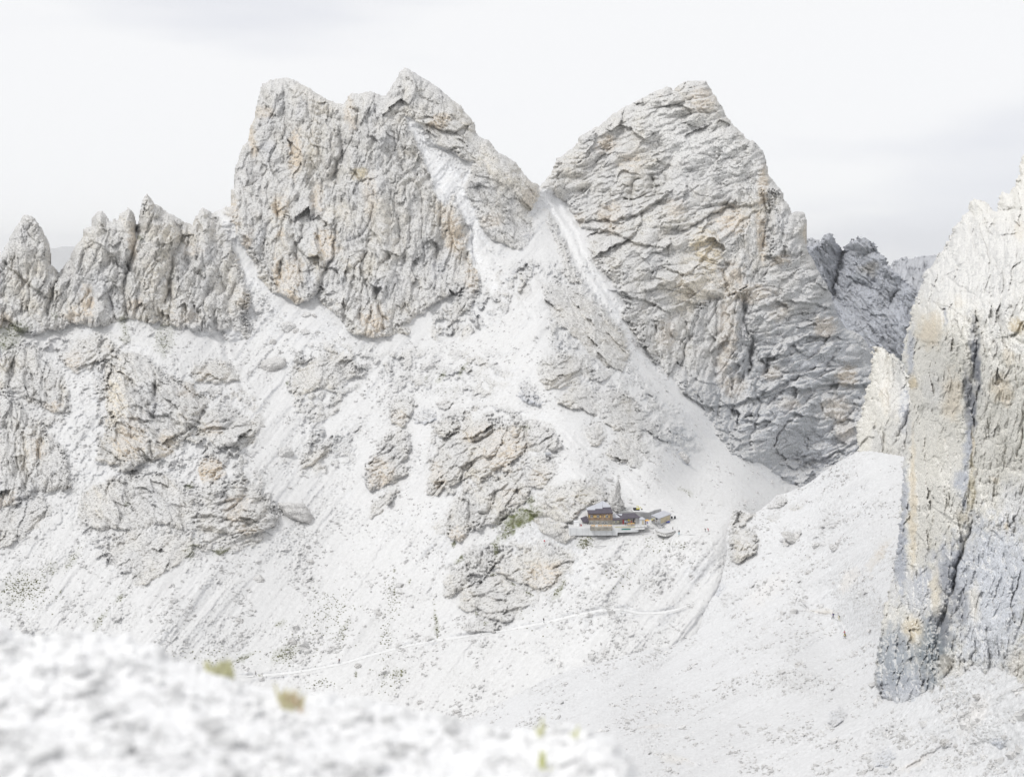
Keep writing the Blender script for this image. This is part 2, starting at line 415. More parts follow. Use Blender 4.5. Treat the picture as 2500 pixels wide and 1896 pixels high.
# (polygon, bulge px, crack direction index, amplitude, colour)
#   direction: 0 near vertical, 1 leaning "/", 2 leaning "\", 3 flat strata rising to the right
ROCKS = [
 (D([(560, 100), (1250, 120), (1350, 300), (1200, 430), (900, 420), (640, 400), (520, 250)]), -1, 3, .5, (.585, .583, .58)),
 (D([(60, 560), (460, 560), (440, 760), (250, 860), (60, 880)]), -1, 1, .5, (.585, .583, .58)),
 (D([(820, 520), (1000, 440), (1300, 430), (1500, 540), (1640, 700), (1560, 950), (1440, 1060), (1280, 1130), (1050, 1230), (920, 1230), (940, 1000), (800, 980), (790, 760)]), -1, 1, .8, (.585, .578, .568)),
 (D([(900, 1400), (1050, 1260), (1260, 1230), (1560, 1230), (1740, 1340), (1640, 1520), (1480, 1640), (1300, 1740), (1150, 1760), (960, 1620)]), -1, 3, .8, (.585, .578, .568)),
 (C([(-60, 60), (250, 40), (560, 20), (900, 60), (1200, 200), (1560, 420), (1560, 620), (1480, 760), (1640, 1000), (1640, 1180), (1400, 1330), (1150, 1330), (980, 1440), (800, 1530), (600, 1400), (440, 1180), (300, 1220), (-60, 1340)]), -1, 1, .8, (.585, .578, .568)),
 (D([(0, 100), (300, 60), (560, 150), (480, 300), (300, 500), (150, 620), (20, 560)]), -1, 1, .8, (.59, .585, .575)),
 (J([(60, 1050), (250, 1050), (480, 1350), (620, 1700), (900, 2000), (1000, 2150), (700, 2160), (500, 2050), (300, 1900), (120, 1700), (40, 1400)]), -1, 2, .6, (.60, .60, .60)),
 (B([(1180, 1400), (1480, 1300), (1620, 1180), (1800, 1120), (1918, 1250), (1700, 1450), (1400, 1640), (1180, 1650)]), -1, 1, .8, (.585, .583, .58)),
 (A([(-60, 560), (0, 520), (100, 300), (152, 250), (250, 320), (330, 600), (345, 640), (460, 400), (520, 300), (600, 220), (660, 290), (748, 190), (801, 300), (860, 120), (1000, 240), (1122, 330), (1185, 220), (1260, 270), (1330, 410), (1380, 480), (1400, 570), (1430, 650), (1462, 720), (1468, 820), (1440, 900), (1478, 960), (1450, 1025),
     (1370, 1030), (1300, 990), (1220, 1000), (1150, 985), (1100, 960), (1060, 985), (1010, 935), (960, 940), (930, 900), (900, 935), (860, 925), (800, 905), (740, 905), (640, 935), (560, 948), (480, 940), (410, 930), (380, 960), (330, 970), (270, 965), (240, 985), (190, 1000), (130, 975), (60, 962), (-60, 960)]), 14, 0, 1.0, None),
 (B([(-30, 960), (20, 700), (40, 500), (120, 350), (170, 60), (400, 60), (650, 200), (820, 140), (930, 170), (1040, 0), (1300, 150), (1470, 330), (1480, 420), (1300, 380), (1120, 390), (1060, 330), (1110, 430), (1160, 540), (1210, 640), (1260, 740), (1310, 830), (1330, 745), (1400, 800), (1450, 900), (1450, 1000), (1440, 1080), (1450, 1150), (1482, 1220), (1490, 1290), (1478, 1360), (1430, 1440), (1350, 1500), (1305, 1545), (1320, 1450),
     (1370, 1350), (1300, 1370), (1230, 1400), (1160, 1460), (1100, 1500), (1070, 1540), (1072, 1590), (1010, 1580), (960, 1600), (880, 1615), (800, 1605), (720, 1580), (700, 1530), (620, 1450), (560, 1400), (545, 1325), (490, 1392), (430, 1420), (330, 1370), (270, 1340), (200, 1260), (180, 1180), (130, 1120), (60, 1040), (35, 960)]), 16, 0, 1.0, None),
 (B([(1060, 330), (1180, 290), (1300, 340), (1440, 300), (1480, 420), (1570, 450), (1700, 560), (1800, 660), (1850, 720), (1835, 800), (1800, 855), (1765, 870), (1790, 930), (1812, 1010), (1775, 1062), (1725, 1097), (1650, 1075), (1560, 1040), (1490, 950), (1440, 840), (1390, 790), (1350, 720), (1440, 600), (1330, 520), (1210, 480), (1120, 390)]), 7, 2, 0.75, None),
 (J([(40, 640), (100, 560), (120, 440), (300, 280), (600, 90), (800, 0), (1020, 0), (1150, 200), (1400, 560), (1600, 700), (1600, 1000), (1800, 1380), (1960, 1600), (2000, 1700), (2080, 1900), (2000, 2200), (1800, 2300), (1550, 2352), (1440, 2330), (1390, 2280), (1290, 2210), (1195, 2190), (1130, 2150), (1080, 2090), (1035, 2050), (1060, 1960),
     (1040, 1900), (1000, 1890), (950, 1870), (900, 1840), (850, 1800), (760, 1700), (640, 1560), (560, 1450), (490, 1370), (530, 1300), (500, 1250), (450, 1180), (380, 1110), (340, 1050), (310, 980), (310, 890), (260, 850), (200, 750), (160, 720), (60, 665)]), 20, 3, 1.0, None),
 (J([(560, 1440), (720, 1400), (870, 1330), (1050, 1270), (1200, 1230), (1300, 1260), (1240, 1500), (1350, 1640), (1250, 1900), (1100, 2100), (950, 1880), (800, 1750), (640, 1580)]), 19, 0, 1.1, None),
 (J([(1150, 640), (1300, 600), (1330, 900), (1320, 1180), (1100, 1260), (1080, 1100), (1180, 900)]), 19, 0, .9, None),
 (J([(1340, 620), (1480, 760), (1570, 760), (1580, 1020), (1480, 1060), (1350, 1040)]), 24, 0, 1.0, None),
 # spur below the col and right of it
 (J([(80, 780), (130, 820), (190, 950), (230, 1100), (262, 1185), (210, 1180), (170, 1080), (130, 950), (90, 850)]), 7, 2, .8, None),
 (J([(60, 1200), (130, 1180), (250, 1210), (330, 1260), (420, 1350), (480, 1410), (530, 1480), (545, 1600), (512, 1690), (450, 1660), (400, 1650), (320, 1570), (250, 1500), (150, 1420), (90, 1330)]), 10, 2, .8, None),
 (B([(1640, 1260), (1680, 1190), (1720, 1165), (1755, 1185), (1700, 1230), (1660, 1280)]), 8, 1, .8, BLUE),
 (D([(1500, 180), (1600, 150), (1700, 160), (1760, 200), (1800, 240), (1880, 240), (1900, 270), (1850, 310), (1780, 290), (1720, 270), (1680, 320), (1600, 350), (1520, 350), (1480, 300), (1470, 240)]), 8, 3, .9, None),
 (D([(1600, 390), (1680, 340), (1760, 360), (1830, 420), (1840, 480), (1800, 510), (1740, 480), (1650, 460), (1590, 440)]), 9, 3, .9, None),
 (D([(1750, 580), (1790, 540), (1850, 560), (1860, 620), (1830, 690), (1790, 680), (1750, 630)]), 8, 3, .9, None),
 (D([(1350, 390), (1385, 330), (1410, 300), (1450, 330), (1470, 400), (1490, 440), (1430, 450), (1380, 420)]), 8, 0, .8, BLUE),
 (H([(0, 60), (60, 100), (110, 110), (190, 170), (185, 290), (150, 290), (100, 260), (40, 250), (-20, 200)]), 8, 3, .9, None),
 (H([(180, 170), (260, 130), (330, 160), (400, 180), (440, 260), (520, 330), (560, 400), (640, 440), (690, 490), (640, 500), (560, 450), (480, 410), (420, 420), (330, 440), (270, 400), (200, 350)]), 8, 3, .9, None),
 (H([(210, 575), (260, 480), (320, 430), (400, 470), (430, 540), (470, 600), (440, 670), (380, 650), (300, 620), (240, 600)]), 11, 2, .9, None),
 (H([(400, 440), (450, 430), (520, 580), (500, 600), (450, 560), (420, 500)]), 5, 2, .8, None),
 (H([(500, 190), (560, 210), (600, 280), (570, 290), (520, 240)]), 5, 3, .8, None),
 (H([(700, 570), (740, 550), (780, 600), (780, 640), (730, 620)]), 6, 2, .5, BLUE),
 # left slope
 (C([(-60, 250), (0, 170), (60, 110), (150, 90), (230, 110), (290, 160), (310, 200), (360, 240), (400, 290), (415, 380), (410, 480), (370, 495), (320, 500), (270, 470), (200, 440), (130, 400), (60, 350), (-60, 330)]), 13, 0, 1.0, None),
 (C([(-60, 350), (60, 390), (120, 430), (190, 520), (260, 590), (300, 640), (380, 700), (410, 800), (420, 940), (330, 960), (230, 950), (130, 1000), (60, 1040), (-60, 1080)]), 13, 0, 1.0, None),
 (C([(370, 120), (420, 90), (500, 60), (560, 40), (640, 60), (690, 120), (660, 170), (600, 190), (560, 200), (530, 240), (480, 272), (420, 250), (375, 210), (355, 170)]), 9, 1, .9, None),
 (C([(600, 230), (640, 170), (720, 120), (800, 140), (880, 180), (940, 220), (960, 270), (1040, 290), (1100, 330), (1160, 380), (1230, 430), (1200, 470), (1120, 620), (1060, 680), (1010, 740), (960, 760), (900, 770), (840, 780), (760, 840), (720, 840), (690, 780), (620, 800), (560, 790), (560, 700), (620, 620), (640, 520), (615, 400)]), 18, 2, 1.1, None),
 (C([(555, 240), (590, 240), (605, 300), (612, 400), (560, 450), (535, 400), (540, 300)]), 11, 0, .9, BLUE),  # block in shadow: its shade is put into the blue-grey colour
 (C([(1180, 470), (1270, 480), (1340, 470), (1440, 520), (1500, 580), (1480, 680), (1400, 700), (1330, 680), (1280, 700), (1200, 640), (1130, 620)]), 9, 3, 1.0, None),
 (C([(1110, 240), (1180, 190), (1260, 180), (1330, 200), (1410, 250), (1400, 300), (1300, 320), (1200, 325), (1130, 290)]), 7, 3, .7, None),
 (C([(1690, 330), (1730, 270), (1800, 200), (1870, 170), (1960, 150), (2040, 180), (2100, 250), (2030, 320), (1950, 350), (1850, 360), (1780, 390), (1740, 400), (1690, 370)]), 8, 1, .8, None),
 (C([(1170, 770), (1230, 750), (1300, 790), (1310, 850), (1260, 890), (1180, 905), (1165, 850)]), 7, 3, .9, TAN),
 (C([(460, 970), (520, 930), (600, 900), (700, 880), (800, 860), (900, 850), (1000, 860), (1040, 900), (1090, 960), (1120, 1000), (1140, 1080), (1130, 1170), (1040, 1180), (960, 1150), (900, 1150), (840, 1180), (740, 1175), (600, 1180), (520, 1160), (455, 1100)]), 8, 2, .9, None),
 (C([(1140, 930), (1220, 900), (1330, 900), (1400, 880), (1480, 910), (1550, 980), (1610, 1040), (1640, 1100), (1620, 1150), (1550, 1180), (1480, 1200), (1400, 1240), (1330, 1200), (1200, 1190), (1140, 1150), (1150, 1050)]), 12, 3, 1.1, None),
 (C([(1360, 1230), (1480, 1195), (1540, 1230), (1500, 1270), (1410, 1290), (1290, 1320), (1250, 1300), (1300, 1250)]), 5, 3, .8, None),
 (C([(640, 1280), (760, 1170), (900, 1190), (1040, 1200), (1130, 1250), (1120, 1310), (1000, 1400), (850, 1500), (790, 1500), (780, 1400), (650, 1380)]), 3, 1, .45, None),
 (C([(-60, 1100), (60, 1060), (160, 1010), (250, 980), (300, 1010), (300, 1070), (240, 1130), (180, 1190), (100, 1240), (-60, 1300)]), 6, 1, .7, None),
 (D([(80, 790), (130, 740), (200, 690), (260, 660), (260, 710), (210, 760), (150, 810), (100, 820)]), 7, 1, .7, None),
 (D([(130, 550), (180, 490), (260, 470), (310, 440), (280, 500), (210, 540)]), 4, 1, .7, None),
 # centre outcrops
 (D([(460, 830), (500, 740), (540, 660), (600, 610), (680, 580), (730, 620), (730, 700), (700, 770), (700, 850), (640, 900), (580, 910), (540, 940), (500, 945), (460, 910), (450, 870)]), 15, 1, 1.1, None),
 (D([(610, 440), (660, 410), (740, 400), (760, 440), (740, 500), (700, 550), (670, 570), (620, 560), (610, 510)]), 10, 3, .9, None),
 (D([(880, 440), (940, 410), (970, 440), (960, 470), (890, 470)]), 5, 3, .8, None),
 (D([(750, 510), (800, 470), (870, 500), (870, 540), (800, 560), (760, 550)]), 5, 3, .6, BLUE),
 (D([(870, 570), (930, 520), (1010, 540), (1015, 600), (960, 640), (940, 640), (890, 620)]), 7, 3, .8, None),
 (D([(1010, 590), (1060, 560), (1130, 540), (1250, 560), (1330, 560), (1400, 540), (1470, 560), (1560, 580), (1590, 640), (1615, 690), (1560, 725), (1500, 700), (1430, 715), (1340, 765), (1250, 820), (1150, 890), (1120, 912), (1080, 860), (1030, 880), (980, 920), (930, 910), (880, 970), (820, 965), (820, 900), (850, 820), (830, 760), (870, 690), (940, 640)]), 14, 1, 1.1, None),
 (D([(1410, 790), (1450, 760), (1520, 760), (1550, 800), (1560, 860), (1520, 910), (1470, 935), (1430, 920), (1420, 860)]), 11, 3, .8, None),
 (D([(1090, 950), (1140, 910), (1220, 890), (1300, 840), (1400, 800), (1420, 860), (1430, 930), (1400, 1010), (1330, 1060), (1280, 1110), (1230, 1150), (1170, 1150), (1130, 1180), (1090, 1160), (1070, 1060)]), 13, 1, 1.1, None),
 (D([(950, 1060), (990, 990), (1020, 970), (1045, 1010), (1065, 1060), (1070, 1130), (1060, 1200), (1020, 1240), (970, 1245), (940, 1200), (925, 1120)]), 15, 0, .9, None),
 (D([(480, 1080), (520, 1010), (580, 960), (650, 920), (655, 950), (620, 1010), (560, 1060), (500, 1110)]), 6, 1, .7, None),
 (D([(1460, 1010), (1530, 940), (1620, 910), (1720, 880), (1800, 880), (1860, 910), (1880, 950), (1870, 1000), (1820, 1025), (1760, 1040), (1730, 1060), (1700, 1100), (1640, 1140), (1560, 1120), (1430, 1090), (1410, 1060)]), 12, 3, .9, None),
 (E([(905, 120), (925, 180), (935, 300), (930, 440), (920, 530), (960, 580), (1000, 605), (880, 600), (790, 560), (740, 520), (700, 440), (740, 300), (800, 270), (840, 220), (870, 160)]), 10, 0, .6, None),
 (D([(1430, 1110), (1520, 1120), (1600, 1130), (1650, 1160), (1690, 1220), (1640, 1260), (1560, 1230), (1500, 1190)]), 5, 3, .6, None),
 (D([(1040, 1350), (1070, 1300), (1130, 1270), (1200, 1290), (1215, 1340), (1200, 1400), (1150, 1440), (1100, 1440), (1050, 1400)]), 11, 0, .9, None),
 (D([(1210, 1310), (1260, 1290), (1300, 1310), (1250, 1360), (1215, 1370)]), 6, 1, .8, None),
 (D([(920, 1570), (930, 1480), (970, 1430), (1040, 1400), (1090, 1440), (1070, 1490), (1010, 1540), (950, 1575)]), 11, 1, .8, None),
 (D([(1230, 1430), (1260, 1370), (1330, 1330), (1430, 1290), (1530, 1270), (1610, 1290), (1690, 1330), (1680, 1380), (1610, 1430), (1580, 1490), (1520, 1540), (1440, 1530), (1360, 1480), (1280, 1460)]), 15, 3, .8, None),
 (FV([(780, 190), (800, 100), (860, 40), (950, 10), (1020, 20), (1100, 60), (1180, 110), (1220, 150), (1190, 190), (1140, 230), (1100, 270), (1050, 285), (960, 265), (880, 235), (830, 220)]), 13, 3, .9, None),
 (FV([(800, 330), (850, 290), (920, 280), (1000, 290), (1030, 310), (1000, 340), (900, 350), (830, 350)]), 6, 3, .8, None),
 (D([(850, 1160), (900, 1130), (930, 1150), (920, 1200), (880, 1200)]), 2, 1, .5, None),
]
# scree tongues that cut into the rock: (polygon)
SCREE = [C([(290, 150), (370, 230), (440, 270), (530, 250), (545, 330), (550, 430), (570, 520), (555, 640), (555, 780), (640, 810), (700, 850), (620, 880), (500, 920), (440, 960), (420, 900), (420, 780), (390, 700), (320, 640), (400, 540), (420, 480), (415, 380), (360, 260), (280, 180)]),
 C([(690, 130), (800, 60), (900, 30), (1080, 30), (1400, 20), (1440, 160), (1380, 200), (1260, 170), (1180, 185), (1105, 240), (1100, 290), (1200, 330), (1340, 325), (1430, 300), (1420, 340), (1200, 350), (1080, 300), (960, 250), (860, 150), (780, 130)]),
 C([(830, 790), (960, 780), (1060, 700), (1150, 680), (1160, 760), (1160, 860), (1090, 900), (1000, 850), (860, 840)]),
 C([(420, 960), (520, 930), (460, 980), (450, 1100), (330, 1230), (190, 1230), (300, 1090), (310, 1000), (260, 970)]),
 B([(1062, 335), (1110, 350), (1180, 420), (1260, 540), (1330, 640), (1390, 700), (1440, 590), (1430, 660), (1390, 740), (1420, 830), (1480, 930), (1470, 960), (1400, 880), (1330, 760), (1290, 830), (1250, 800), (1200, 660), (1150, 520), (1090, 410)]),
 B([(1380, 790), (1450, 880), (1480, 1000), (1460, 1090), (1530, 1180), (1610, 1330), (1560, 1360), (1475, 1215), (1425, 1090), (1435, 960), (1350, 820)]),
 A([(1295, 290), (1345, 320), (1410, 470), (1490, 620), (1520, 720), (1480, 790), (1440, 700), (1405, 560), (1365, 450), (1320, 380)]),
 J([(40, 655), (90, 660), (180, 780), (270, 900), (310, 1060), (400, 1200), (500, 1330), (480, 1420), (400, 1300), (290, 1150), (230, 1000), (130, 820)])]

# (line, kind, width px, depth/height px)
LINES = [
 (M5([(730, 60), (780, 180), (785, 270)]), 'c', 4, 5), (M5([(890, 220), (900, 330), (880, 420), (840, 470), (840, 560), (880, 720), (890, 860), (930, 1000)]), 'c', 6, 11),
 (M5([(640, 640), (652, 700), (637, 800), (640, 900)]), 'c', 5, 13), (M5([(1080, 350), (1090, 480), (1130, 590), (1155, 700), (1150, 760)]), 'c', 4, 6),
 (M5([(1275, 220), (1275, 420), (1270, 520), (1245, 630), (1160, 750), (1130, 880), (1090, 990)]), 's', 16, 14), (M5([(1275, 220), (1275, 420), (1270, 520), (1245, 630), (1160, 750), (1130, 880), (1090, 990)]), 'c', 3, 6),
 (M5([(920, 765), (1000, 750)]), 's', 8, -9), (M5([(1690, 390), (1660, 540), (1600, 650), (1520, 740), (1490, 810)]), 'c', 5, 9), (M5([(1480, 830), (1490, 980), (1440, 1100), (1410, 1250)]), 'c', 4, 7),
 (M5([(1750, 980), (1790, 1150), (1840, 1300), (1918, 1420)]), 'c', 5, 9), (M5([(1640, 860), (1600, 1050), (1560, 1250), (1590, 1400)]), 'c', 4, 7), (M5([(750, 1060), (860, 1170)]), 'c', 3, 4),
 (M5([(320, 400), (330, 560), (380, 680)]), 'c', 3, 5), (M5([(480, 200), (490, 330), (430, 560)]), 'c', 9, 6),
 (B([(740, 270), (775, 300), (770, 400), (760, 420)]), 'c', 5, 11), (B([(540, 420), (555, 560), (560, 700), (570, 860)]), 'c', 4, 6), (B([(690, 480), (650, 620), (630, 700)]), 'c', 4, 6),
 (B([(345, 290), (350, 420), (340, 620)]), 'c', 6, 5), (B([(980, 400), (1000, 520), (1050, 650)]), 'c', 4, 8), (B([(1000, 390), (1040, 520), (1065, 570)]), 'c', 3, 5),
 (B([(1060, 90), (1110, 150), (1150, 210), (1230, 240)]), 's', 8, -7), (B([(1190, 375), (1260, 400), (1330, 412), (1400, 385)]), 's', 14, -16), (B([(1180, 480), (1280, 520), (1400, 500), (1440, 550)]), 's', 8, -7),
 (B([(1450, 660), (1520, 680), (1600, 700)]), 's', 6, -5), (B([(1400, 790), (1440, 810), (1520, 830)]), 's', 6, -6), (B([(1720, 790), (1770, 870)]), 's', 6, -8), (B([(1740, 920), (1790, 1000)]), 's', 6, -6),
 (B([(1010, 900), (1020, 1040), (1000, 1080)]), 'c', 3, 6), (B([(1080, 900), (1080, 1100)]), 'c', 3, 5), (B([(1255, 900), (1250, 1000), (1240, 1200), (1230, 1380)]), 'c', 7, 8), (B([(1440, 960), (1450, 1100), (1480, 1200)]), 'c', 4, 6),
 (B([(890, 1290), (890, 1400), (920, 1520), (930, 1600)]), 'c', 4, 8), (B([(760, 1320), (800, 1560)]), 'c', 3, 5), (B([(755, 650), (795, 702), (835, 690)]), 's', 9, -12), (B([(500, 700), (520, 850), (500, 960), (440, 1050)]), 'c', 8, 6),
 (B([(300, 860), (330, 960), (320, 1060)]), 'c', 5, 6), (B([(150, 1000), (240, 1150)]), 'c', 4, 5), (B([(1350, 1290), (1410, 1400), (1380, 1470)]), 'c', 4, 6),
 # massif big relief
 (B([(100, 560), (60, 800), (80, 1000)]), 'r', 22, 8), (B([(300, 150), (250, 500), (280, 900)]), 'r', 30, 10), (B([(540, 300), (700, 350), (640, 700)]), 'c', 26, 12), (B([(800, 250), (860, 600), (900, 1000), (900, 1500)]), 'r', 34, 12),
 (A([(801, 385), (790, 480), (740, 620), (720, 760), (740, 900)]), 'c', 7, 14), (A([(1050, 350), (1060, 450), (1010, 540), (990, 700), (960, 830)]), 'c', 7, 13), (A([(1122, 352), (1060, 470)]), 'c', 6, 8), (A([(550, 450), (640, 520), (730, 630)]), 's', 8, -9),
 (A([(1120, 800), (1160, 870), (1230, 720)]), 'c', 6, 8), (A([(345, 630), (310, 760), (270, 900)]), 'c', 8, 14), (A([(0, 545), (60, 600), (130, 670), (200, 730), (260, 765)]), 's', 9, -14), (A([(1400, 870), (1450, 800)]), 'c', 4, 5),
 (A([(590, 300), (600, 600), (560, 900)]), 'r', 26, 10), (A([(860, 200), (900, 500), (880, 800)]), 'r', 22, 9), (A([(1190, 270), (1200, 600), (1250, 900)]), 'r', 26, 9), (A([(150, 300), (140, 500)]), 'r', 22, 8), (A([(1090, 550), (1100, 640)]), 'c', 4, 7), (A([(560, 460), (480, 540), (470, 640)]), 'c', 5, 6),
 # right massif
 (J([(400, 830), (480, 832), (580, 805), (640, 770), (700, 742), (770, 680)]), 's', 16, -15), (J([(440, 700), (520, 660), (570, 620), (620, 590)]), 'c', 4, 6), (J([(680, 570), (700, 640), (690, 700)]), 'c', 4, 7), (J([(570, 800), (560, 700), (570, 620)]), 'c', 4, 7),
 (J([(310, 840), (350, 800)]), 's', 6, -8), (J([(830, 900), (900, 870), (960, 835), (1040, 790), (1120, 755), (1250, 750), (1300, 720), (1320, 700)]), 's', 12, -10), (J([(830, 900), (900, 870), (960, 835), (1040, 790)]), 'c', 3, 6),
 (J([(700, 1000), (710, 960), (760, 920), (840, 890)]), 'c', 4, 7), (J([(380, 890), (470, 905), (560, 950), (640, 980), (700, 985)]), 's', 14, -13), (J([(1030, 870), (1050, 930), (1080, 950), (1140, 890), (1200, 820), (1290, 770)]), 's', 9, -9),
 (J([(1320, 700), (1330, 800), (1330, 900), (1310, 1000)]), 'c', 7, 12), (J([(1345, 720), (1350, 850)]), 'c', 4, 7), (J([(760, 1100), (830, 1140), (910, 1130), (960, 1080), (1010, 990)]), 's', 10, -9), (J([(480, 1240), (600, 1280), (680, 1300), (780, 1370), (840, 1330)]), 's', 11, -10),
 (J([(1100, 1060), (1090, 1160), (1110, 1250)]), 'c', 4, 8), (J([(1440, 1040), (1500, 1030), (1540, 1000)]), 's', 9, -9), (J([(1330, 850), (1370, 930)]), 'c', 4, 7), (J([(1180, 1280), (1220, 1360), (1300, 1330), (1380, 1300), (1480, 1290), (1600, 1310), (1690, 1330)]), 's', 10, -9),
 (J([(1450, 1580), (1480, 1530), (1560, 1500), (1640, 1490), (1720, 1500)]), 's', 14, -14), (J([(1470, 1540), (1550, 1600), (1640, 1610), (1700, 1560)]), 's', 7, -7), (J([(1210, 1300), (1200, 1420), (1250, 1500), (1240, 1676)]), 'c', 5, 11), (J([(870, 1400), (880, 1500), (840, 1676)]), 'c', 4, 9),
 (J([(1050, 1270), (1040, 1500)]), 'c', 3, 7), (J([(700, 1420), (700, 1676)]), 'c', 4, 7), (J([(1190, 1300), (1180, 1500)]), 'c', 3, 5), (J([(500, 830), (700, 790), (860, 700)]), 'r', 30, 8), (J([(790, 90), (860, 140), (980, 250)]), 's', 14, 8), (J([(1310, 600), (1310, 720)]), 'r', 14, 8),
 (J([(450, 1000), (650, 1100), (800, 1200)]), 'r', 30, 10), (J([(1200, 900), (1180, 1100)]), 'r', 26, 9), (J([(930, 1330), (930, 1640)]), 'r', 20, 9), (J([(1110, 1300), (1110, 1620)]), 'r', 18, 10),
 (R4([(760, 0), (770, 180), (740, 300)]), 'c', 4, 9), (R4([(945, 90), (920, 280)]), 'c', 4, 9), (R4([(170, 300), (250, 345), (340, 350), (400, 370)]), 's', 7, -7), (R4([(300, 590), (350, 610), (440, 580), (520, 590), (640, 580), (740, 510), (860, 490), (950, 440), (1100, 370), (1250, 290)]), 's', 13, -14),
 (R4([(380, 460), (460, 530), (560, 640), (620, 700)]), 'c', 3, 6), (R4([(860, 500), (860, 620), (830, 750), (770, 880), (745, 1000)]), 'c', 5, 10), (R4([(1190, 720), (1100, 820), (1020, 920), (980, 1020)]), 'c', 4, 10), (R4([(540, 830), (620, 930), (740, 990)]), 's', 8, -9), (R4([(550, 950), (600, 1050)]), 'c', 3, 6),
 (R4([(960, 1040), (1080, 1070), (1260, 1080)]), 's', 7, -7), (R4([(1130, 1200), (1200, 1230), (1280, 1200), (1340, 1150), (1480, 1150), (1560, 1100), (1640, 1060), (1740, 1010), (1850, 960)]), 's', 13, -14), (R4([(1140, 660), (1240, 670), (1320, 690), (1480, 710)]), 's', 8, -9),
 (R4([(1280, 430), (1400, 420), (1540, 380), (1700, 375), (1940, 385)]), 's', 14, -14), (R4([(1510, 250), (1570, 130), (1660, 20)]), 'c', 5, 8), (R4([(1500, 690), (1480, 520)]), 'c', 3, 5), (R4([(1630, 900), (1700, 960), (1750, 980)]), 's', 7, -8), (R4([(1220, 0), (1260, 30), (1330, 10)]), 's', 8, -10),
 (R4([(920, 590), (1000, 500), (1120, 420)]), 'c', 4, 7), (R4([(1180, 880), (1260, 905), (1350, 870)]), 's', 6, -6), (R4([(1310, 560), (1400, 460)]), 'c', 5, 7), (R4([(1650, 730), (1840, 740)]), 's', 7, -8), (R4([(1150, 1180), (1500, 1250), (1600, 1180)]), 'c', 10, 7), (R4([(1180, 240), (1100, 270), (1060, 300)]), 'c', 4, 7),
 # left slope
 (C([(760, 290), (790, 370), (850, 450), (910, 540)]), 'c', 6, 12), (C([(910, 260), (905, 400), (910, 550)]), 'c', 5, 10), (C([(780, 530), (850, 540), (920, 545)]), 's', 9, -10), (C([(610, 300), (640, 500), (680, 620), (690, 700)]), 's', 8, 8), (C([(880, 650), (890, 760)]), 'c', 4, 7),
 (C([(350, 300), (360, 400), (350, 480)]), 'c', 5, 9), (C([(260, 300), (280, 420)]), 'c', 4, 7), (C([(70, 200), (70, 300)]), 'c', 4, 8), (C([(110, 300), (180, 400), (260, 440)]), 's', 8, -9), (C([(130, 600), (150, 740), (140, 860)]), 'c', 5, 10), (C([(30, 560), (60, 700)]), 'c', 4, 7), (C([(250, 640), (210, 800), (160, 900)]), 'c', 4, 7),
 (C([(730, 960), (780, 1060)]), 'c', 3, 6), (C([(630, 900), (620, 1020)]), 'c', 3, 6), (C([(860, 1010), (930, 1070)]), 's', 9, -9), (C([(1000, 1040), (1060, 1040)]), 's', 6, -7), (C([(1150, 1080), (1200, 1100), (1320, 1110)]), 's', 8, -8), (C([(1150, 1030), (1240, 1060), (1320, 1060)]), 's', 5, -6), (C([(1180, 990), (1250, 1020), (1340, 1010)]), 's', 5, -5),
 (C([(1430, 930), (1430, 1000)]), 'c', 5, 8), (C([(1390, 1130), (1480, 1150), (1560, 1200)]), 's', 7, -8), (C([(1050, 640), (1150, 560), (1200, 480)]), 'c', 5, 8), (C([(1210, 620), (1280, 610), (1310, 630)]), 's', 6, -7), (C([(1290, 700), (1350, 740)]), 's', 5, -7), (C([(1340, 640), (1420, 620)]), 's', 6, -7),
 (C([(690, 300), (760, 600), (740, 700)]), 'r', 22, 10),
 # centre
 (D([(1390, 570), (1402, 650), (1390, 740)]), 'c', 6, 12), (D([(1040, 610), (1080, 665), (1130, 655), (1230, 590)]), 's', 11, -11), (D([(640, 690), (600, 720), (540, 760)]), 'c', 5, 7), (D([(570, 860), (590, 880), (620, 820), (680, 780)]), 's', 8, -8), (D([(530, 840), (560, 890)]), 'c', 3, 5),
 (D([(1340, 900), (1350, 980), (1360, 1020)]), 'c', 6, 11), (D([(1120, 1090), (1180, 1080), (1230, 980)]), 'c', 5, 9), (D([(1160, 1150), (1180, 1100)]), 'c', 3, 6), (D([(1430, 830), (1480, 860), (1530, 885), (1560, 870)]), 's', 9, -9), (D([(1420, 800), (1500, 810), (1540, 830)]), 's', 5, -5),
 (D([(960, 1060), (955, 1200)]), 'c', 4, 7), (D([(1060, 1010), (1078, 1130)]), 'c', 4, 7), (D([(1600, 1030), (1650, 1085)]), 'c', 4, 8), (D([(1540, 1040), (1600, 1015), (1700, 1060)]), 'c', 4, 6), (D([(1240, 1430), (1330, 1480), (1440, 1530)]), 's', 9, -10), (D([(1430, 1450), (1450, 1400)]), 'c', 5, 7),
 (D([(1570, 1500), (1600, 1440)]), 'c', 4, 8), (D([(1350, 1340), (1420, 1310)]), 'c', 4, 6), (D([(1140, 1300), (1130, 1400)]), 'c', 4, 7), (FV([(880, 120), (1000, 150), (1060, 155), (1100, 110)]), 's', 10, -11), (FV([(880, 205), (960, 240), (1040, 225), (1150, 210)]), 's', 8, -9), (FV([(930, 30), (900, 100)]), 'c', 4, 7),
 (D([(1000, 600), (900, 700), (850, 800)]), 'c', 5, 7), (D([(1100, 700), (1060, 860)]), 'c', 5, 8), (D([(960, 640), (940, 760), (880, 860)]), 'c', 4, 6), (D([(1240, 640), (1200, 740), (1160, 840)]), 'r', 18, 6),
 (D([(1150, 340), (1200, 480), (1330, 560)]), 'r', 20, 4), (I([(1335, 470), (1330, 700), (1320, 900), (1390, 1100)]), 'r', 40, 10),
]
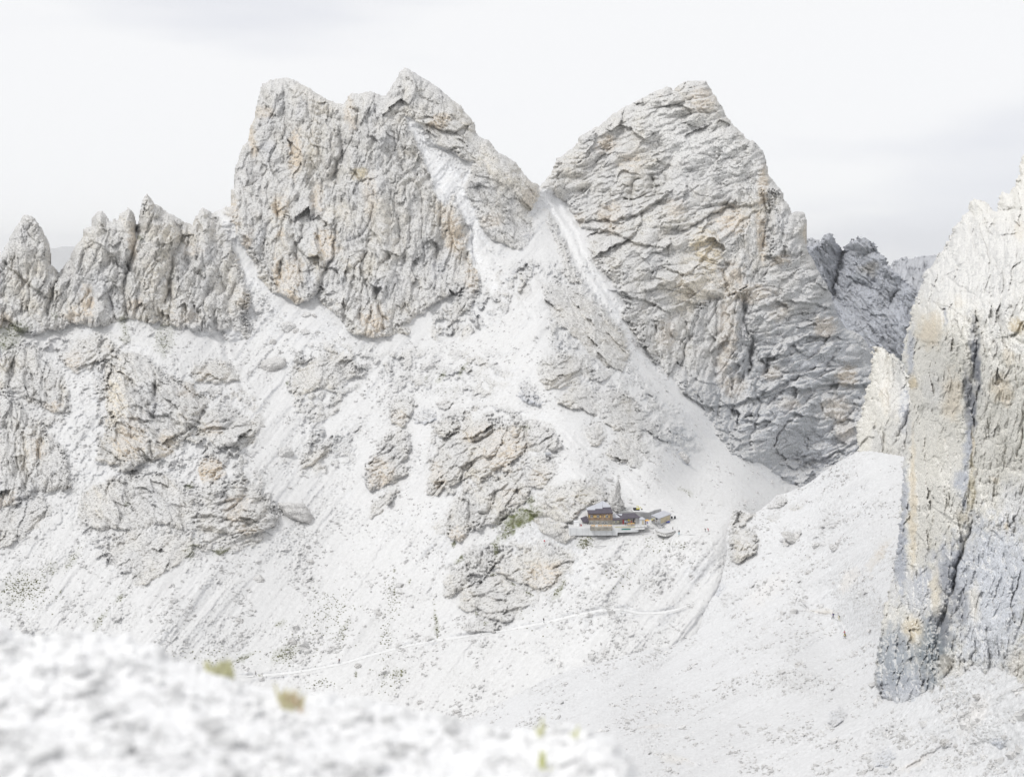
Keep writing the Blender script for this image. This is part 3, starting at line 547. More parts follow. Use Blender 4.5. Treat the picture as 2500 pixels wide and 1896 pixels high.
# eroded lines and ridges on scree (thin, low)
RILLS = [(I([(520, 760), (560, 880), (600, 960)]), 7), (G([(200, 350), (330, 330), (420, 240), (470, 180)]), 2.5), (G([(880, 240), (960, 180), (1060, 110), (1180, 60), (1300, 30)]), 2.5), (FV([(600, 130), (640, 60), (650, 0)]), 3), (FV([(820, 530), (830, 460), (890, 400)]), 3), (FV([(900, 590), (950, 550), (970, 500)]), 2.5), (FV([(660, 560), (655, 500), (670, 430)]), 2.5), (FV([(700, 480), (720, 420), (740, 400)]), 2.5),
 (FV([(620, 840), (650, 770), (700, 700)]), 2.5), (FV([(1000, 600), (1080, 540), (1130, 490)]), 2), (D([(370, 1600), (440, 1500), (520, 1380), (580, 1200)]), 3), (D([(830, 1560), (870, 1450), (900, 1300), (920, 1260)]), 3), (D([(620, 1250), (700, 1150), (760, 1100)]), 2.5), (D([(420, 1450), (520, 1360), (560, 1260)]), 2),
 (H([(400, 750), (500, 810), (600, 880), (690, 920)]), 2.5), (H([(0, 460), (120, 560), (260, 640), (420, 700)]), 3), (H([(700, 500), (840, 620), (1000, 720), (1200, 800)]), 2.5), (J([(60, 720), (180, 900), (280, 1150), (470, 1400)]), 6), (J([(120, 720), (230, 900), (330, 1120), (480, 1330), (700, 1600)]), 5), (B([(1480, 1000), (1600, 1200), (1700, 1350), (1800, 1500)]), 5), (D([(1560, 560), (1700, 700), (1830, 800), (1918, 880)]), 4)]
# colour patches: (centre, rx, ry, angle deg, colour, strength)
def patches(view, lst): return [(view([(x, y)])[0], rx / s_, ry / s_, a, c, st) for (x, y, rx, ry, a, c, st, s_) in lst]
PATCH = (patches(J, [(940, 1200, 120, 90, 25, (.72, .66, .57), .6, 2.33), (900, 380, 330, 170, -30, (.74, .735, .722), .75, 2.33), (1130, 480, 150, 130, -40, (.74, .735, .722), .6, 2.33)]) + patches(M5, [(1170, 460, 130, 170, 10, TAN, .9, 4.795), (1080, 700, 110, 160, 10, (.56, .50, .39), .8, 4.795), (760, 850, 110, 220, -15, TAN, .75, 4.795), (600, 800, 40, 200, 5, TAN, .7, 4.795), (600, 50, 60, 70, 0, TAN, .6, 4.795), (640, 320, 50, 50, 0, TAN, .6, 4.795), (1730, 1360, 150, 170, -15, TAN, .7, 4.795), (1250, 900, 150, 330, 10, BLUE, .5, 4.795), (400, 400, 70, 200, -10, BLUE, .45, 4.795), (1000, 800, 50, 150, 0, BLUE, .6, 4.795), (100, 150, 60, 200, 0, TAN, .6, 4.795), (230, 480, 50, 200, -20, TAN, .5, 4.795), (800, 1080, 100, 60, -30, TAN, .6, 4.795)])
 + patches(B, [(410, 540, 35, 120, 0, TAN, .8, 2.4), (160, 470, 25, 100, 5, TAN, .6, 2.4), (230, 300, 50, 40, 0, TAN, .4, 2.4), (735, 310, 30, 90, 5, TAN, .45, 2.4), (790, 660, 40, 40, 30, (.5, .44, .32), .9, 2.4), (1250, 350, 70, 40, 20, TAN, .7, 2.4), (1340, 1020, 60, 110, 10, TAN, .75, 2.4), (1440, 1260, 40, 90, 10, TAN, .55, 2.4), (540, 800, 30, 80, 0, TAN, .5, 2.4), (1560, 930, 60, 40, 0, TAN, .35, 2.4), (850, 780, 40, 130, 0, TAN, .35, 2.4), (1280, 880, 60, 50, 0, TAN, .3, 2.4), (330, 850, 40, 60, 0, TAN, .5, 2.4), (1780, 790, 50, 60, 0, TAN, .35, 2.4)])
 + patches(A, [(510, 810, 35, 90, 5, TAN, .75, 2.4), (780, 460, 22, 110, 5, TAN, .5, 2.4), (790, 830, 50, 40, 0, TAN, .5, 2.4), (430, 880, 60, 50, 0, TAN, .5, 2.4), (1130, 500, 60, 30, 0, TAN, .3, 2.4), (1430, 790, 40, 50, 0, TAN, .4, 2.4), (1080, 900, 90, 40, 0, TAN, .3, 2.4), (20, 920, 60, 40, 0, TAN, .5, 2.4)])
 + patches(C, [(680, 400, 60, 150, -10, CREAM, .95, 2.4), (760, 640, 90, 100, -10, TAN, .6, 2.4), (740, 700, 60, 60, 0, TAN, .5, 2.4), (220, 720, 40, 70, 0, TAN, .6, 2.4), (310, 460, 50, 30, 0, TAN, .5, 2.4), (430, 190, 60, 50, 0, TAN, .5, 2.4), (1230, 840, 70, 60, 0, TAN, .6, 2.4), (1380, 1060, 70, 90, 0, TAN, .6, 2.4), (1240, 590, 60, 40, 0, TAN, .5, 2.4), (1200, 270, 40, 30, 0, TAN, .5, 2.4), (970, 680, 50, 80, -15, TAN, .5, 2.4), (30, 1000, 60, 40, 20, TAN, .4, 2.4), (1120, 360, 70, 50, 20, TAN, .4, 2.4), (1450, 1180, 60, 20, 0, TAN, .5, 2.4)])
 + patches(D, [(550, 850, 70, 80, 30, TAN, .6, 2.4), (1270, 720, 130, 110, 35, TAN, .6, 2.4), (1100, 610, 80, 40, 20, TAN, .5, 2.4), (880, 860, 40, 80, 20, TAN, .5, 2.4), (660, 520, 40, 40, 0, TAN, .4, 2.4), (1480, 860, 50, 50, 0, TAN, .35, 2.4), (1310, 980, 50, 50, 0, TAN, .35, 2.4), (1000, 1210, 50, 40, 0, TAN, .5, 2.4), (1500, 1440, 100, 70, 20, TAN, .5, 2.4), (1760, 970, 80, 40, 20, (.5, .46, .38), .7, 2.4)])
 + patches(J, [(960, 150, 70, 70, 30, TAN, .5, 2.33), (1130, 830, 90, 70, -20, TAN, .75, 2.33), (1310, 650, 30, 110, 0, TAN, .75, 2.33), (1300, 920, 30, 140, 5, TAN, .7, 2.33), (990, 1000, 70, 110, 10, (.70, .60, .43), .8, 2.33), (910, 1220, 90, 70, 20, CREAM, .8, 2.33), (420, 400, 50, 50, 0, TAN, .6, 2.33), (440, 790, 70, 50, 10, TAN, .6, 2.33), (560, 520, 60, 60, 0, TAN, .45, 2.33), (460, 870, 60, 30, 0, TAN, .6, 2.33), (800, 770, 70, 50, 0, TAN, .4, 2.33), (640, 650, 130, 90, -20, (.47, .455, .42), .6, 2.33), (1130, 1150, 60, 70, 0, TAN, .5, 2.33), (1410, 1060, 50, 30, 0, TAN, .55, 2.33), (1240, 1250, 130, 50, 5, TAN, .5, 2.33), (1110, 1450, 50, 180, 0, TAN, .45, 2.33), (1660, 1440, 60, 60, 0, TAN, .5, 2.33), (760, 1480, 50, 80, 0, TAN, .4, 2.33), (1400, 1350, 60, 50, 0, TAN, .3, 2.33), (1555, 900, 12, 50, 0, TAN, .5, 2.33), (260, 830, 40, 30, 40, TAN, .4, 2.33)])
 + patches(R4, [(600, 400, 110, 110, 0, TAN, .4, 4.2), (1750, 280, 100, 110, 0, TAN, .65, 4.2), (1000, 250, 100, 60, 20, TAN, .45, 4.2), (1150, 580, 130, 60, 0, TAN, .45, 4.2), (1650, 620, 150, 120, 0, TAN, .4, 4.2), (1730, 850, 100, 130, 0, TAN, .45, 4.2), (480, 200, 60, 200, 0, TAN, .3, 4.2), (1000, 800, 350, 250, 0, BLUE, .5, 4.2), (1400, 150, 350, 180, 30, BLUE, .6, 4.2), (1500, 1150, 400, 200, 20, BLUE, .7, 4.2), (600, 750, 150, 150, 0, BLUE, .4, 4.2)]))  # BLUE here puts the shade of the massif's lower right into colour
GREEN = (patches(A, [(50, 1010, 120, 60, 35, GRASS, .75, 2.4), (730, 970, 25, 90, 5, GRASS, .5, 2.4), (960, 1030, 60, 90, 0, GRASS, .55, 2.4), (320, 880, 20, 25, 0, GRASS, .5, 2.4), (820, 430, 20, 14, 0, GRASS, .6, 2.4)])
 + patches(C, [(420, 1360, 25, 80, -35, GRASS, .5, 2.4), (300, 1410, 40, 50, -35, GRASS, .35, 2.4), (1290, 1305, 50, 20, 5, GRASS, .7, 2.4), (1110, 925, 30, 20, 0, GRASS, .6, 2.4), (740, 1030, 14, 12, 0, GRASS, .8, 2.4), (120, 1520, 150, 90, 30, (.34, .34, .30), .45, 2.4), (1120, 1300, 30, 60, -20, GRASS, .4, 2.4), (700, 1580, 40, 20, 40, GRASS, .5, 2.4), (1680, 320, 10, 10, 0, GRASS, .7, 2.4)])
 + patches(D, [(1370, 1110, 115, 45, 22, GRASS, 1.0, 2.4), (1290, 1190, 70, 30, 45, GRASS, .8, 2.4), (1225, 1280, 18, 50, 0, GRASS, .8, 2.4), (1010, 1355, 35, 12, 45, GRASS, .8, 2.4), (975, 1268, 10, 18, 0, GRASS, .9, 2.4), (1425, 1010, 30, 20, 40, GRASS, .6, 2.4), (900, 285, 14, 45, -30, GRASS, .7, 2.4), (1030, 240, 12, 35, -30, GRASS, .6, 2.4), (820, 290, 12, 20, -10, GRASS, .6, 2.4), (1210, 1445, 20, 6, 10, GRASS, .7, 2.4), (1420, 1555, 30, 8, -25, GRASS, .8, 2.4), (1320, 1500, 20, 8, -25, GRASS, .8, 2.4), (1590, 1530, 16, 60, -35, GRASS, .5, 2.4), (1740, 1250, 40, 40, 0, (.3, .3, .26), .5, 2.4), (630, 1420, 10, 10, 0, GRASS, .8, 2.4), (720, 1485, 10, 12, -40, GRASS, .8, 2.4), (1400, 580, 30, 14, 0, GRASS, .4, 2.4)])
 + patches(G, [(1710, 480, 90, 50, 30, GRASS, .6, 2.46), (1450, 510, 80, 14, 25, GRASS, .7, 2.46), (600, 280, 14, 70, -35, GRASS, .6, 2.46), (1562, 612, 14, 7, 0, GRASS, 1.0, 2.46), (740, 130, 10, 25, -30, GRASS, .8, 2.46), (2060, 330, 20, 60, -30, GRASS, .5, 2.46), (1680, 300, 40, 10, 30, GRASS, .6, 2.46), (362, 108, 8, 8, 0, GRASS, .9, 2.46)])
 + patches(FV, [(650, 300, 14, 90, 5, GRASS, .7, 2.46), (430, 590, 40, 30, 20, GRASS, .5, 2.46), (950, 300, 14, 8, 0, GRASS, .9, 2.46), (895, 243, 12, 6, 0, GRASS, .9, 2.46), (170, 600, 10, 20, 0, GRASS, .7, 2.46), (1380, 110, 20, 50, -35, GRASS, .5, 2.46)])
 + patches(H, [(760, 830, 60, 14, -35, GRASS, .6, 2.765), (90, 1170, 50, 40, 40, (.3, .3, .26), .5, 2.765), (1990, 600, 40, 6, 10, GRASS, .8, 2.765)]))
# ------------------------------------------------------------------ terrain builder
def smoothmix(a, b, m): return a * (1 - m) + b * m

def paint(colr, X, Y, plist, wob, mask=None, edge=0.5):
    r, g, b = colr
    for (c0, rx, ry, ang, colx, st) in plist:
        R = max(rx, ry) * 1.9
        xs, ys = X[0, :], Y[:, 0]
        j = np.nonzero(abs(xs - c0[0]) < R)[0]; i = np.nonzero(abs(ys - c0[1]) < R)[0]
        if not len(i) or not len(j): continue
        sl = (slice(i[0], i[-1] + 1), slice(j[0], j[-1] + 1))
        ca, sa = math.cos(math.radians(ang)), math.sin(math.radians(ang))
        x = X[sl] + wob[0][sl] * 1.2 - c0[0]; y = Y[sl] + wob[1][sl] * 1.2 - c0[1]
        u = (x * ca - y * sa) / rx; v = (x * sa + y * ca) / ry
        d = np.sqrt(u * u + v * v) + 0.55 * wob[2][sl]
        m = st * (1 - ss(1 - edge, 1 + edge, d))
        if mask is not None: m = m * mask[sl]
        for ch, cv in zip((r, g, b), colx): ch[sl] = ch[sl] * (1 - m) + cv * m

def terrain(X, Y, Yb, rocks, lines, rills, seed, scree_dir=52, rock_base=GREY, white=WHITE, patch=(), green=(), scree_polys=(), stones=1.0, fine=1.0, big=1.0, scale=1.0, shade_grad=None, flats=()):
    wob = (fbm(X / 26, Y / 26, seed + 1, 3) * 9, fbm(X / 26, Y / 26, seed + 2, 3) * 9, fbm(X / 11, Y / 11, seed + 3, 3))
    M = np.zeros(X.shape); bul = np.zeros(X.shape); amp = np.ones(X.shape); Wt = [np.zeros(X.shape) for _ in range(4)]
    r = np.full(X.shape, white[0]); g = np.full(X.shape, white[1]); b = np.full(X.shape, white[2])
    for (pts, bl, ai, am, cc) in rocks:
        sd, sl = poly_sd(X, Y, pts, 30, wob)
        if sl is None: continue
        rub = bl < 0
        s = sd[sl] + 2.5 * wob[2][sl] + (0 if rub or bl > 18 else 2.5)
        bl = 5 if rub else (bl if bl > 13 else bl * 1.3)
        gy = np.gradient(sd[sl], axis=0) / (Y[1, 0] - Y[0, 0])
        low = ss(-0.2, 0.8, -gy)                    # near a lower edge: steep; near an upper edge: gentle
        R = 26 * (1 - low) + 8 * low
        R = R * min(1.0, 0.35 + bl / 20.0)
        fn_ = fbm(X[sl] / 6, Y[sl] / 6, seed + 8, 2, 0.7)
        m = low * ss(-1.0, 1.5, s) + (1 - low) * ss(-7, 15, s + 20 * fn_)
        if rub:
            m = m * ss(-.12, .14, fbm(X[sl] / 24, Y[sl] / 24, seed + 9, 4, .6)) * ss(-10, 25, s)
        bb = m ** .5 * bl * (1 - np.exp(-np.maximum(s, 0) / R))
        bul[sl] = np.maximum(bul[sl], bb)
        M[sl] = np.maximum(M[sl], m)
        amp[sl] = amp[sl] * (1 - m) + am * m
        for k in range(4): Wt[k][sl] = Wt[k][sl] * (1 - m) + (m if k == ai else 0)
        base = cc if cc else rock_base
        for ch, cv in zip((r, g, b), base): ch[sl] = ch[sl] * (1 - m) + cv * m
    for pts in scree_polys:
        sd, sl = poly_sd(X, Y, pts, 30, wob)
        if sl is None: continue
        m = ss(-6, 6, sd[sl] + 3 + 6 * wob[2][sl]) * 0.97
        M[sl] *= 1 - m; bul[sl] *= 1 - 0.1 * m
        wk = 1.15 if np.mean([q[1] for q in pts]) < 760 else 1.0
        for ch, cv in zip((r, g, b), white): ch[sl] = ch[sl] * (1 - m) + cv * wk * m
    # base tone drift on rock: warm and cool areas
    t = fbm(X / 130, Y / 130, seed + 20, 3); t2 = fbm(X / 35, Y / 60, seed + 21, 3)
    wm = np.clip(t * 1.2 + t2 * 0.8, -1, 1)
    for ch, cw, cb in zip((r, g, b), (0.05, 0.02, -0.035), (-0.06, -0.045, -0.01)):
        ch += M * (np.maximum(wm, 0) * cw + np.maximum(-wm, 0) * cb)
    if shade_grad is not None:  # right massif: shade of its lower right put into the rock colour
        m = shade_grad * M * 0.75
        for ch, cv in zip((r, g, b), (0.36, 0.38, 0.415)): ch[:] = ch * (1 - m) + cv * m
    # scree tone drift along the fall line
    c, s_ = math.cos(math.radians(scree_dir)), math.sin(math.radians(scree_dir))
    ua = (X * c - Y * s_); ub = (X * s_ + Y * c)
    st = fbm(ua / 170 + wob[0] / 60, ub / 11 + wob[1] / 22, seed + 30, 4, .6)
    if scree_dir > 40:      # a second fall line right of the spur
        c, s_ = math.cos(math.radians(-40)), math.sin(math.radians(-40))
        ua2 = (X * c - Y * s_); ub2 = (X * s_ + Y * c)
        wr_ = ss(-30, 60, X - (1320 + 30 * np.sin(Y / 90.0))) * ss(0, 60, 1330 - Y)
        st = st * (1 - wr_) + wr_ * fbm(ua2 / 170 + wob[0] / 60, ub2 / 11 + wob[1] / 22, seed + 31, 4, .6)
        fur2 = fbm(ua2 / 420 + wob[0] / 90, ub2 / 34 + wob[1] / 60, seed + 38, 3, .5)
    st2 = fbm(X / 220, Y / 220, seed + 33, 3)
    for ch, cc in zip((r, g, b), (0.12, 0.125, 0.13)): ch -= (1 - M) * np.clip(st * 1.0 + st2 * 0.25, -0.1, 1) * cc
    paint((r, g, b), X, Y, patch, wob, mask=ss(0.2, 0.9, M))
    paint((r, g, b), X, Y, [(a0, a1 * 1.0, a2 * 1.0, a3, a4, a5) for (a0, a1, a2, a3, a4, a5) in green], wob, edge=0.35)
    # displacement, in px, positive towards the viewer
    disp = np.zeros(X.shape)
    if any(np.any(W > 0) for W in Wt):
        for k, ang in enumerate((84, 42, -52, 18)):
            if np.any(Wt[k] > 0): disp += Wt[k] * rockfield(X, Y, ang, seed + 40 + 7 * k, fine, big, scale)
        disp = disp * M * amp
    fur = fbm(ua / 420 + wob[0] / 90, ub / 34 + wob[1] / 60, seed + 37, 3, .5)
    if scree_dir > 40: fur = fur * (1 - wr_) + wr_ * fur2
    fur = fur * np.clip(.55 + 1.6 * st2, .1, 1.2)
    sc_ = 13 * fur + 2.0 * st + 3.0 * fbm(X / 70, Y / 70, seed + 50, 4, 0.55) + 0.7 * fbm(X / 5, Y / 5, seed + 51, 2) * (0.6 + st2)
    # stones and boulders in patches
    for (sz, th, hgt, sd_) in ((26, 0.5, 0.5, 60), (13, 0.42, 0.55, 61), (8, 0.29, 0.6, 62), (5.5, 0.07, 0.6, 63)):
        f1, f2, cv, dx, dy, tx, ty = worley(X / sz + wob[0] / 24, Y / (sz * 0.75) + wob[1] / 24, seed + sd_)
        den = 0.8 * fbm(X / 110, Y / 110, seed + 63, 3) + 0.5 * fbm(ua / 120, ub / 20, seed + 64 + sd_ % 3, 3)
        on = ss(th, th + 0.08, den - 0.45 * (cv - 0.5))
        rad = 0.25 + 0.3 * ((cv * 7.3) % 1.0)
        bump = np.clip(1.5 * (1 - f1 / rad) + 0.35 * (tx * dx + ty * dy), 0, 1) * on
        sc_ += stones * bump * sz * rad * hgt * 1.6
        gb = (bump > 0.15) * (1 - M) * (0.25 + 0.5 * ((cv * 3.7) % 1.0))
        for ch, cv2 in zip((r, g, b), (0.47, 0.465, 0.46)): ch[:] = ch * (1 - gb) + cv2 * gb
    for (pts, wd) in flats:
        d, side, sl = line_d(X, Y, pts, 40, None)
        t_ = d * side; h_ = wd
        sgn = 1 if pts[-1][0] > pts[0][0] else -1
        if abs(pts[-1][0] - pts[0][0]) < 40: sgn = 0
        k_ = np.exp(-(d / (h_ * 2.5)) ** 4)
        sc_[sl] *= 1 - .9 * k_
        t_ = t_ * sgn
        ben = np.where(np.abs(t_) <= h_, t_ / h_, np.where(t_ > 0, np.exp(-(t_ - h_) / 12.0), -.8 * np.exp((t_ + h_) / 6.0)))
        p_ = np.array(pts); xf = np.minimum(np.hypot(X[sl] - p_[-1, 0], Y[sl] - p_[-1, 1]), np.hypot(X[sl] - p_[0, 0], Y[sl] - p_[0, 1]))
        sc_[sl] += ben * 2.6 * h_ * ss(0, 70, xf) * np.exp(-(d / 30) ** 2)
    disp += sc_ * (1 - M)
    disp += bul
    for (pts, kd, wd, dp) in lines:
        d, side, sl = line_d(X, Y, pts, wd * 5, wob)
        if sl is None: continue
        p = np.array(pts); L_ = 1.0
        # fade at both ends
        e0 = np.hypot(X[sl] - p[0, 0], Y[sl] - p[0, 1]); e1 = np.hypot(X[sl] - p[-1, 0], Y[sl] - p[-1, 1])
        fd = ss(0, 10, np.minimum(e0, e1) + 2)
        if kd == 'c': disp[sl] -= dp * np.exp(-d / wd * 1.1) * fd * 2.1
        elif kd == 'r': disp[sl] += dp * np.exp(-(d / wd) ** 2)
        elif kd == 's':
            disp[sl] += 0.8 * dp * side * np.exp(-d / wd) * fd * ss(0, 2.2, d) - 0.35 * abs(dp) * np.exp(-d / 2.5) * fd
    for (pts, wd) in rills:
        d, side, sl = line_d(X, Y, pts, wd * 6, wob)
        if sl is None: continue
        disp[sl] -= wd * 0.6 * np.exp(-(d / wd) ** 2) - wd * 0.4 * np.exp(-((d - 2 * wd) / wd) ** 2)
    Z = Yb - disp * Yb / F * 1.25
    return Z, (r, g, b), M, wob

# --- the whole far slope and its mountains
ST = 1.9
depth = tps(DEPTH)
X, Y = grid(-50, 2250, 150, 1940, ST)
Yb = coarse(depth, X, Y)
jag = 5 * fbm(X / 22, Y / 22, 91, 4, 0.6)
sky_poly = SKYLINE + I([(2170, 950), (2170, 2100), (-200, 2100), (-200, 650)])
sdk, _ = poly_sd(X, Y, sky_poly, 60)
sdk = sdk + jag
keep = sdk > 0
E_EDGE = I([(1095, 1775), (1160, 1745), (1250, 1700), (1330, 1655), (1400, 1632), (1480, 1612), (1560, 1590), (1640, 1566), (1700, 1545)]) + H([(880, 1640), (920, 1560), (965, 1500), (1000, 1400), (1020, 1300), (1010, 1200), (1030, 1100), (1060, 1010), (1075, 950), (1110, 935), (1150, 955), (1210, 975), (1260, 950), (1330, 890), (1370, 850), (1450, 830), (1500, 805), (1560, 785), (1640, 730), (1665, 705), (1700, 682), (1740, 660), (1780, 630), (1850, 590), (1905, 560), (2000, 550), (2300, 600)]) + I([(2760, 1200), (2760, 2050), (1000, 2050)])
sdE, _ = poly_sd(X, Y, E_EDGE, 60)
keep &= sdE < 34
keep &= ~((Y > 1500) & (X < 0) & (Y > 1850))
blue = ss(0, 1, (X - 1600) / 450 * 0.9 + (Y - 760) / 420) * ss(1480, 1600, X)  # mask of the right massif's shaded lower right
PATH_A = [(540, 1652), (620, 1650), (700, 1643), (760, 1634), (828, 1621), (900, 1600), (980, 1579), (1060, 1563), (1150, 1551), (1250, 1535), (1330, 1520), (1400, 1502), (1460, 1490), (1520, 1486), (1556, 1496), (1600, 1497), (1650, 1488), (1700, 1470)]
PATH_B = H([(715, 1090), (670, 1140), (655, 1200), (690, 1300), (715, 1400)])
PATH_C = S3([(70, 395), (120, 440), (170, 500), (230, 548), (300, 562), (370, 572), (420, 592), (455, 650), (462, 715), (490, 790), (520, 855)])
PATH_D = H([(620, 1100), (800, 1120), (950, 1100), (1040, 1040)])
Z, colr, MK, wob = terrain(X, Y, Yb, ROCKS, LINES, RILLS, 1, flats=[(PATH_A, 3.2), (PATH_B, 1.6), (PATH_D, 2.0)], patch=PATCH, green=GREEN, scree_polys=SCREE, shade_grad=blue)
# the upper rim turns away from the viewer
rim = np.exp(-np.maximum(sdk, 0) / 7.0)
Z = Z + 14 * rim * (Y < 1250)
# the flat terrace under the refuge
def region(px, py): return None
left_m = keep & (X < 545) & (Y < 815)
sdc, _ = poly_sd(X, Y, ROCKS[1][0], 30, wob); sdc2, _ = poly_sd(X, Y, ROCKS[2][0], 30, wob); sdr, _ = poly_sd(X, Y, ROCKS[3][0], 30, wob); sdn, _ = poly_sd(X, Y, ROCKS[0][0], 30, wob)
reg = np.zeros(X.shape, int)
reg[sdn > 0] = 1
reg[(sdc > 0) | (sdc2 > 0)] = 2
reg[sdr > 0] = 3
GZ = (X[0, 0], Y[0, 0], ST, Z)
def surf(gz, px, py):
    x0, y0, st, z = gz
    i = min(max(int(round((py - y0) / st)), 0), z.shape[0] - 1); j = min(max(int(round((px - x0) / st)), 0), z.shape[1] - 1)
    return float(z[i, j])

def grid_objs(reglist):
    for rid, name, label, cat in reglist:
        # a quad belongs to the region of its upper left corner
        qk = keep[:-1, :-1] & keep[1:, :-1] & keep[:-1, 1:] & keep[1:, 1:] & (reg[:-1, :-1] == rid)
        build_quads(name, qk, label, cat)

def build_quads(name, q, label, cat, X=None, Y=None, Z=None, colr=None, MK=None, mat=None, skirt=40):
    kk = np.zeros((q.shape[0] + 1, q.shape[1] + 1), bool)
    g_ = globals()
    X = g_['X'] if X is None else X; Y = g_['Y'] if Y is None else Y; Z = g_['Z'] if Z is None else Z
    colr = g_['colr'] if colr is None else colr; MK = g_['MK'] if MK is None else MK
    o = quads_mesh(name, X, Y, Z, q, colr, mat or M_far, skirt, MK)
    return tag(o, label, cat, kind='structure')
grid_objs([(0, "scree_slope", "pale scree slope with grey outcrops under the peaks, the refuge on its lower right spur", "slope"),
           (1, "mountain", "row of grey rock needles on the left", "mountain"),
           (2, "mountain", "big grey double-topped massif left of the col", "mountain"),
           (3, "mountain", "broad rounded rock massif right of the col", "mountain")])

# --- the nearer slope on the right, where three hikers walk
NDEPTH = [(1095, 1775, 370), (1250, 1700, 372), (1400, 1632, 376), (1560, 1590, 380), (1700, 1545, 390.5), (1740, 1440, 408.5), (1720, 1490, 400), (1780, 1330, 428), (1790, 1250, 437), (1860, 1225, 442), (1930, 1190, 440), (2010, 1145, 430), (2090, 1105, 418), (2250, 1120, 400), (2600, 1150, 380),
          (2035, 1505, 352), (2062, 1545, 338), (1850, 1400, 395), (1900, 1600, 330), (1700, 1800, 288), (2000, 1700, 290), (2170, 1700, 262), (2160, 1500, 300), (2190, 1300, 345), (1500, 1896, 268), (2400, 1850, 215), (1500, 1750, 322), (1300, 1800, 330), (2620, 1700, 200), (2620, 1400, 260), (1800, 1950, 250), (1150, 1950, 300), (2620, 1980, 190), (1620, 1680, 350)]
E_ROCKS = [
 (H([(1075, 950), (1110, 940), (1160, 960), (1220, 985), (1170, 1020), (1150, 1060), (1230, 1090), (1250, 1150), (1230, 1240), (1130, 1300), (1060, 1290), (1070, 1220), (1050, 1120), (1060, 1020)]), 9, 1, 1.0, None),
 (H([(1400, 1160), (1450, 1100), (1530, 1088), (1525, 1130), (1440, 1187)]), 7, 3, .5, (.62, .62, .63)),
 (H([(1325, 900), (1370, 850), (1430, 860), (1440, 900), (1380, 930), (1320, 940)]), 5, 3, .8, None),
 (H([(1460, 930), (1550, 905), (1540, 940), (1470, 960)]), 4, 3, .7, None),
 (H([(1300, 1000), (1380, 960), (1400, 1010), (1340, 1030)]), 3, 3, .6, None),
 (S3([(340, 1310), (370, 1240), (430, 1200), (470, 1240), (450, 1290), (380, 1330)]), 4, 1, .6, BLUE),
 (S3([(655, 1590), (700, 1500), (780, 1490), (800, 1540), (740, 1610)]), 3, 1, .5, BLUE),
 (S3([(1110, 1460), (1150, 1410), (1190, 1430), (1180, 1470), (1120, 1480)]), 5, 3, .5, None),
 (S3([(1460, 1440), (1500, 1400), (1570, 1420), (1540, 1480)]), 3, 1, .5, BLUE),
 (H([(960, 1460), (1000, 1430), (1030, 1460), (1000, 1520), (970, 1530)]), 5, 1, .7, BLUE),
 (H([(740, 1370), (800, 1300), (920, 1260), (860, 1330), (780, 1370)]), 3, 3, .6, None),
 (FV([(2000, 180), (2100, 130), (2212, 150), (2180, 200), (2060, 250)]), 4, 3, .8, BLUE),
 (S3([(110, 905), (140, 890), (160, 900), (130, 918)]), 4, 3, .3, None),
]
E_LINES = [(I([(1250, 1880), (1600, 1700), (1900, 1580), (2150, 1450)]), 'r', 34, 12), (I([(1450, 1890), (1750, 1770), (2100, 1660)]), 'r', 28, -9), (I([(1560, 1900), (1900, 1790), (2250, 1760), (2480, 1790)]), 'r', 26, 9), (I([(1800, 1330), (1960, 1255), (2160, 1150)]), 'r', 30, 9), (I([(1830, 1420), (2000, 1330), (2180, 1230)]), 'r', 26, -9), (I([(1180, 1790), (1480, 1640), (1740, 1560), (1900, 1470)]), 'r', 22, 8), (H([(1060, 1240), (1090, 1190)]), 'c', 4, 8), (S3([(100, 440), (160, 490), (250, 550), (370, 560)]), 's', 9, -4), (FV([(600, 950), (1800, 640), (2212, 380)]), 'r', 20, 3),
           (H([(1110, 960), (1120, 1020)]), 'c', 4, 8), (S3([(840, 1650), (1000, 1530), (1120, 1470)]), 's', 8, -5), (FV([(830, 880), (1250, 660), (1560, 560), (1900, 430), (2212, 290)]), 's', 10, 5),
           (FV([(1780, 940), (1950, 915), (2150, 925)]), 's', 7, -6), (FV([(1950, 1080), (2100, 1110), (2212, 1140)]), 's', 9, -7)]
E_RILLS = [(H([(1450, 1500), (1550, 1600), (1640, 1659)]), 3), (S3([(460, 720), (500, 800), (520, 860)]), 3), (FV([(1500, 880), (1750, 800), (2000, 690), (2212, 620)]), 3), (FV([(1700, 780), (1950, 640), (2212, 560)]), 2.5), (H([(700, 1370), (640, 1200), (660, 1150)]), 4),
           (H([(790, 1170), (900, 1240), (1000, 1290)]), 2.5), (S3([(0, 880), (300, 700), (700, 450)]), 3), (S3([(100, 1240), (400, 1100), (600, 1000)]), 3), (S3([(0, 1500), (250, 1380), (600, 1250)]), 3), (S3([(900, 1678), (1200, 1500), (1500, 1200)]), 3), (H([(1800, 1450), (2000, 1350), (2100, 1180)]), 4)]
E_PATCH = patches(S3, [(690, 150, 30, 120, -35, (.56, .52, .47), .8, 2.815), (300, 540, 90, 14, -8, (.62, .58, .52), .6, 2.815), (950, 1580, 120, 25, 30, (.60, .57, .54), .6, 2.815), (1350, 1250, 60, 140, -35, (.68, .65, .62), .5, 2.815)]) \
    + patches(H, [(1300, 1500, 160, 60, 40, (.68, .65, .62), .6, 2.765), (1860, 1420, 40, 90, -30, (.66, .63, .6), .6, 2.765)]) + patches(FV, [(2080, 1110, 90, 25, -15, (.56, .53, .48), .8, 2.46), (1950, 920, 110, 12, 5, (.55, .52, .49), .8, 2.46), (1600, 360, 260, 70, 22, (.66, .69, .74), .5, 2.46)])
X2, Y2 = grid(1040, 2680, 1090, 1990, 1.8)
nd = tps(NDEPTH)
Yb2 = coarse(nd, X2, Y2)
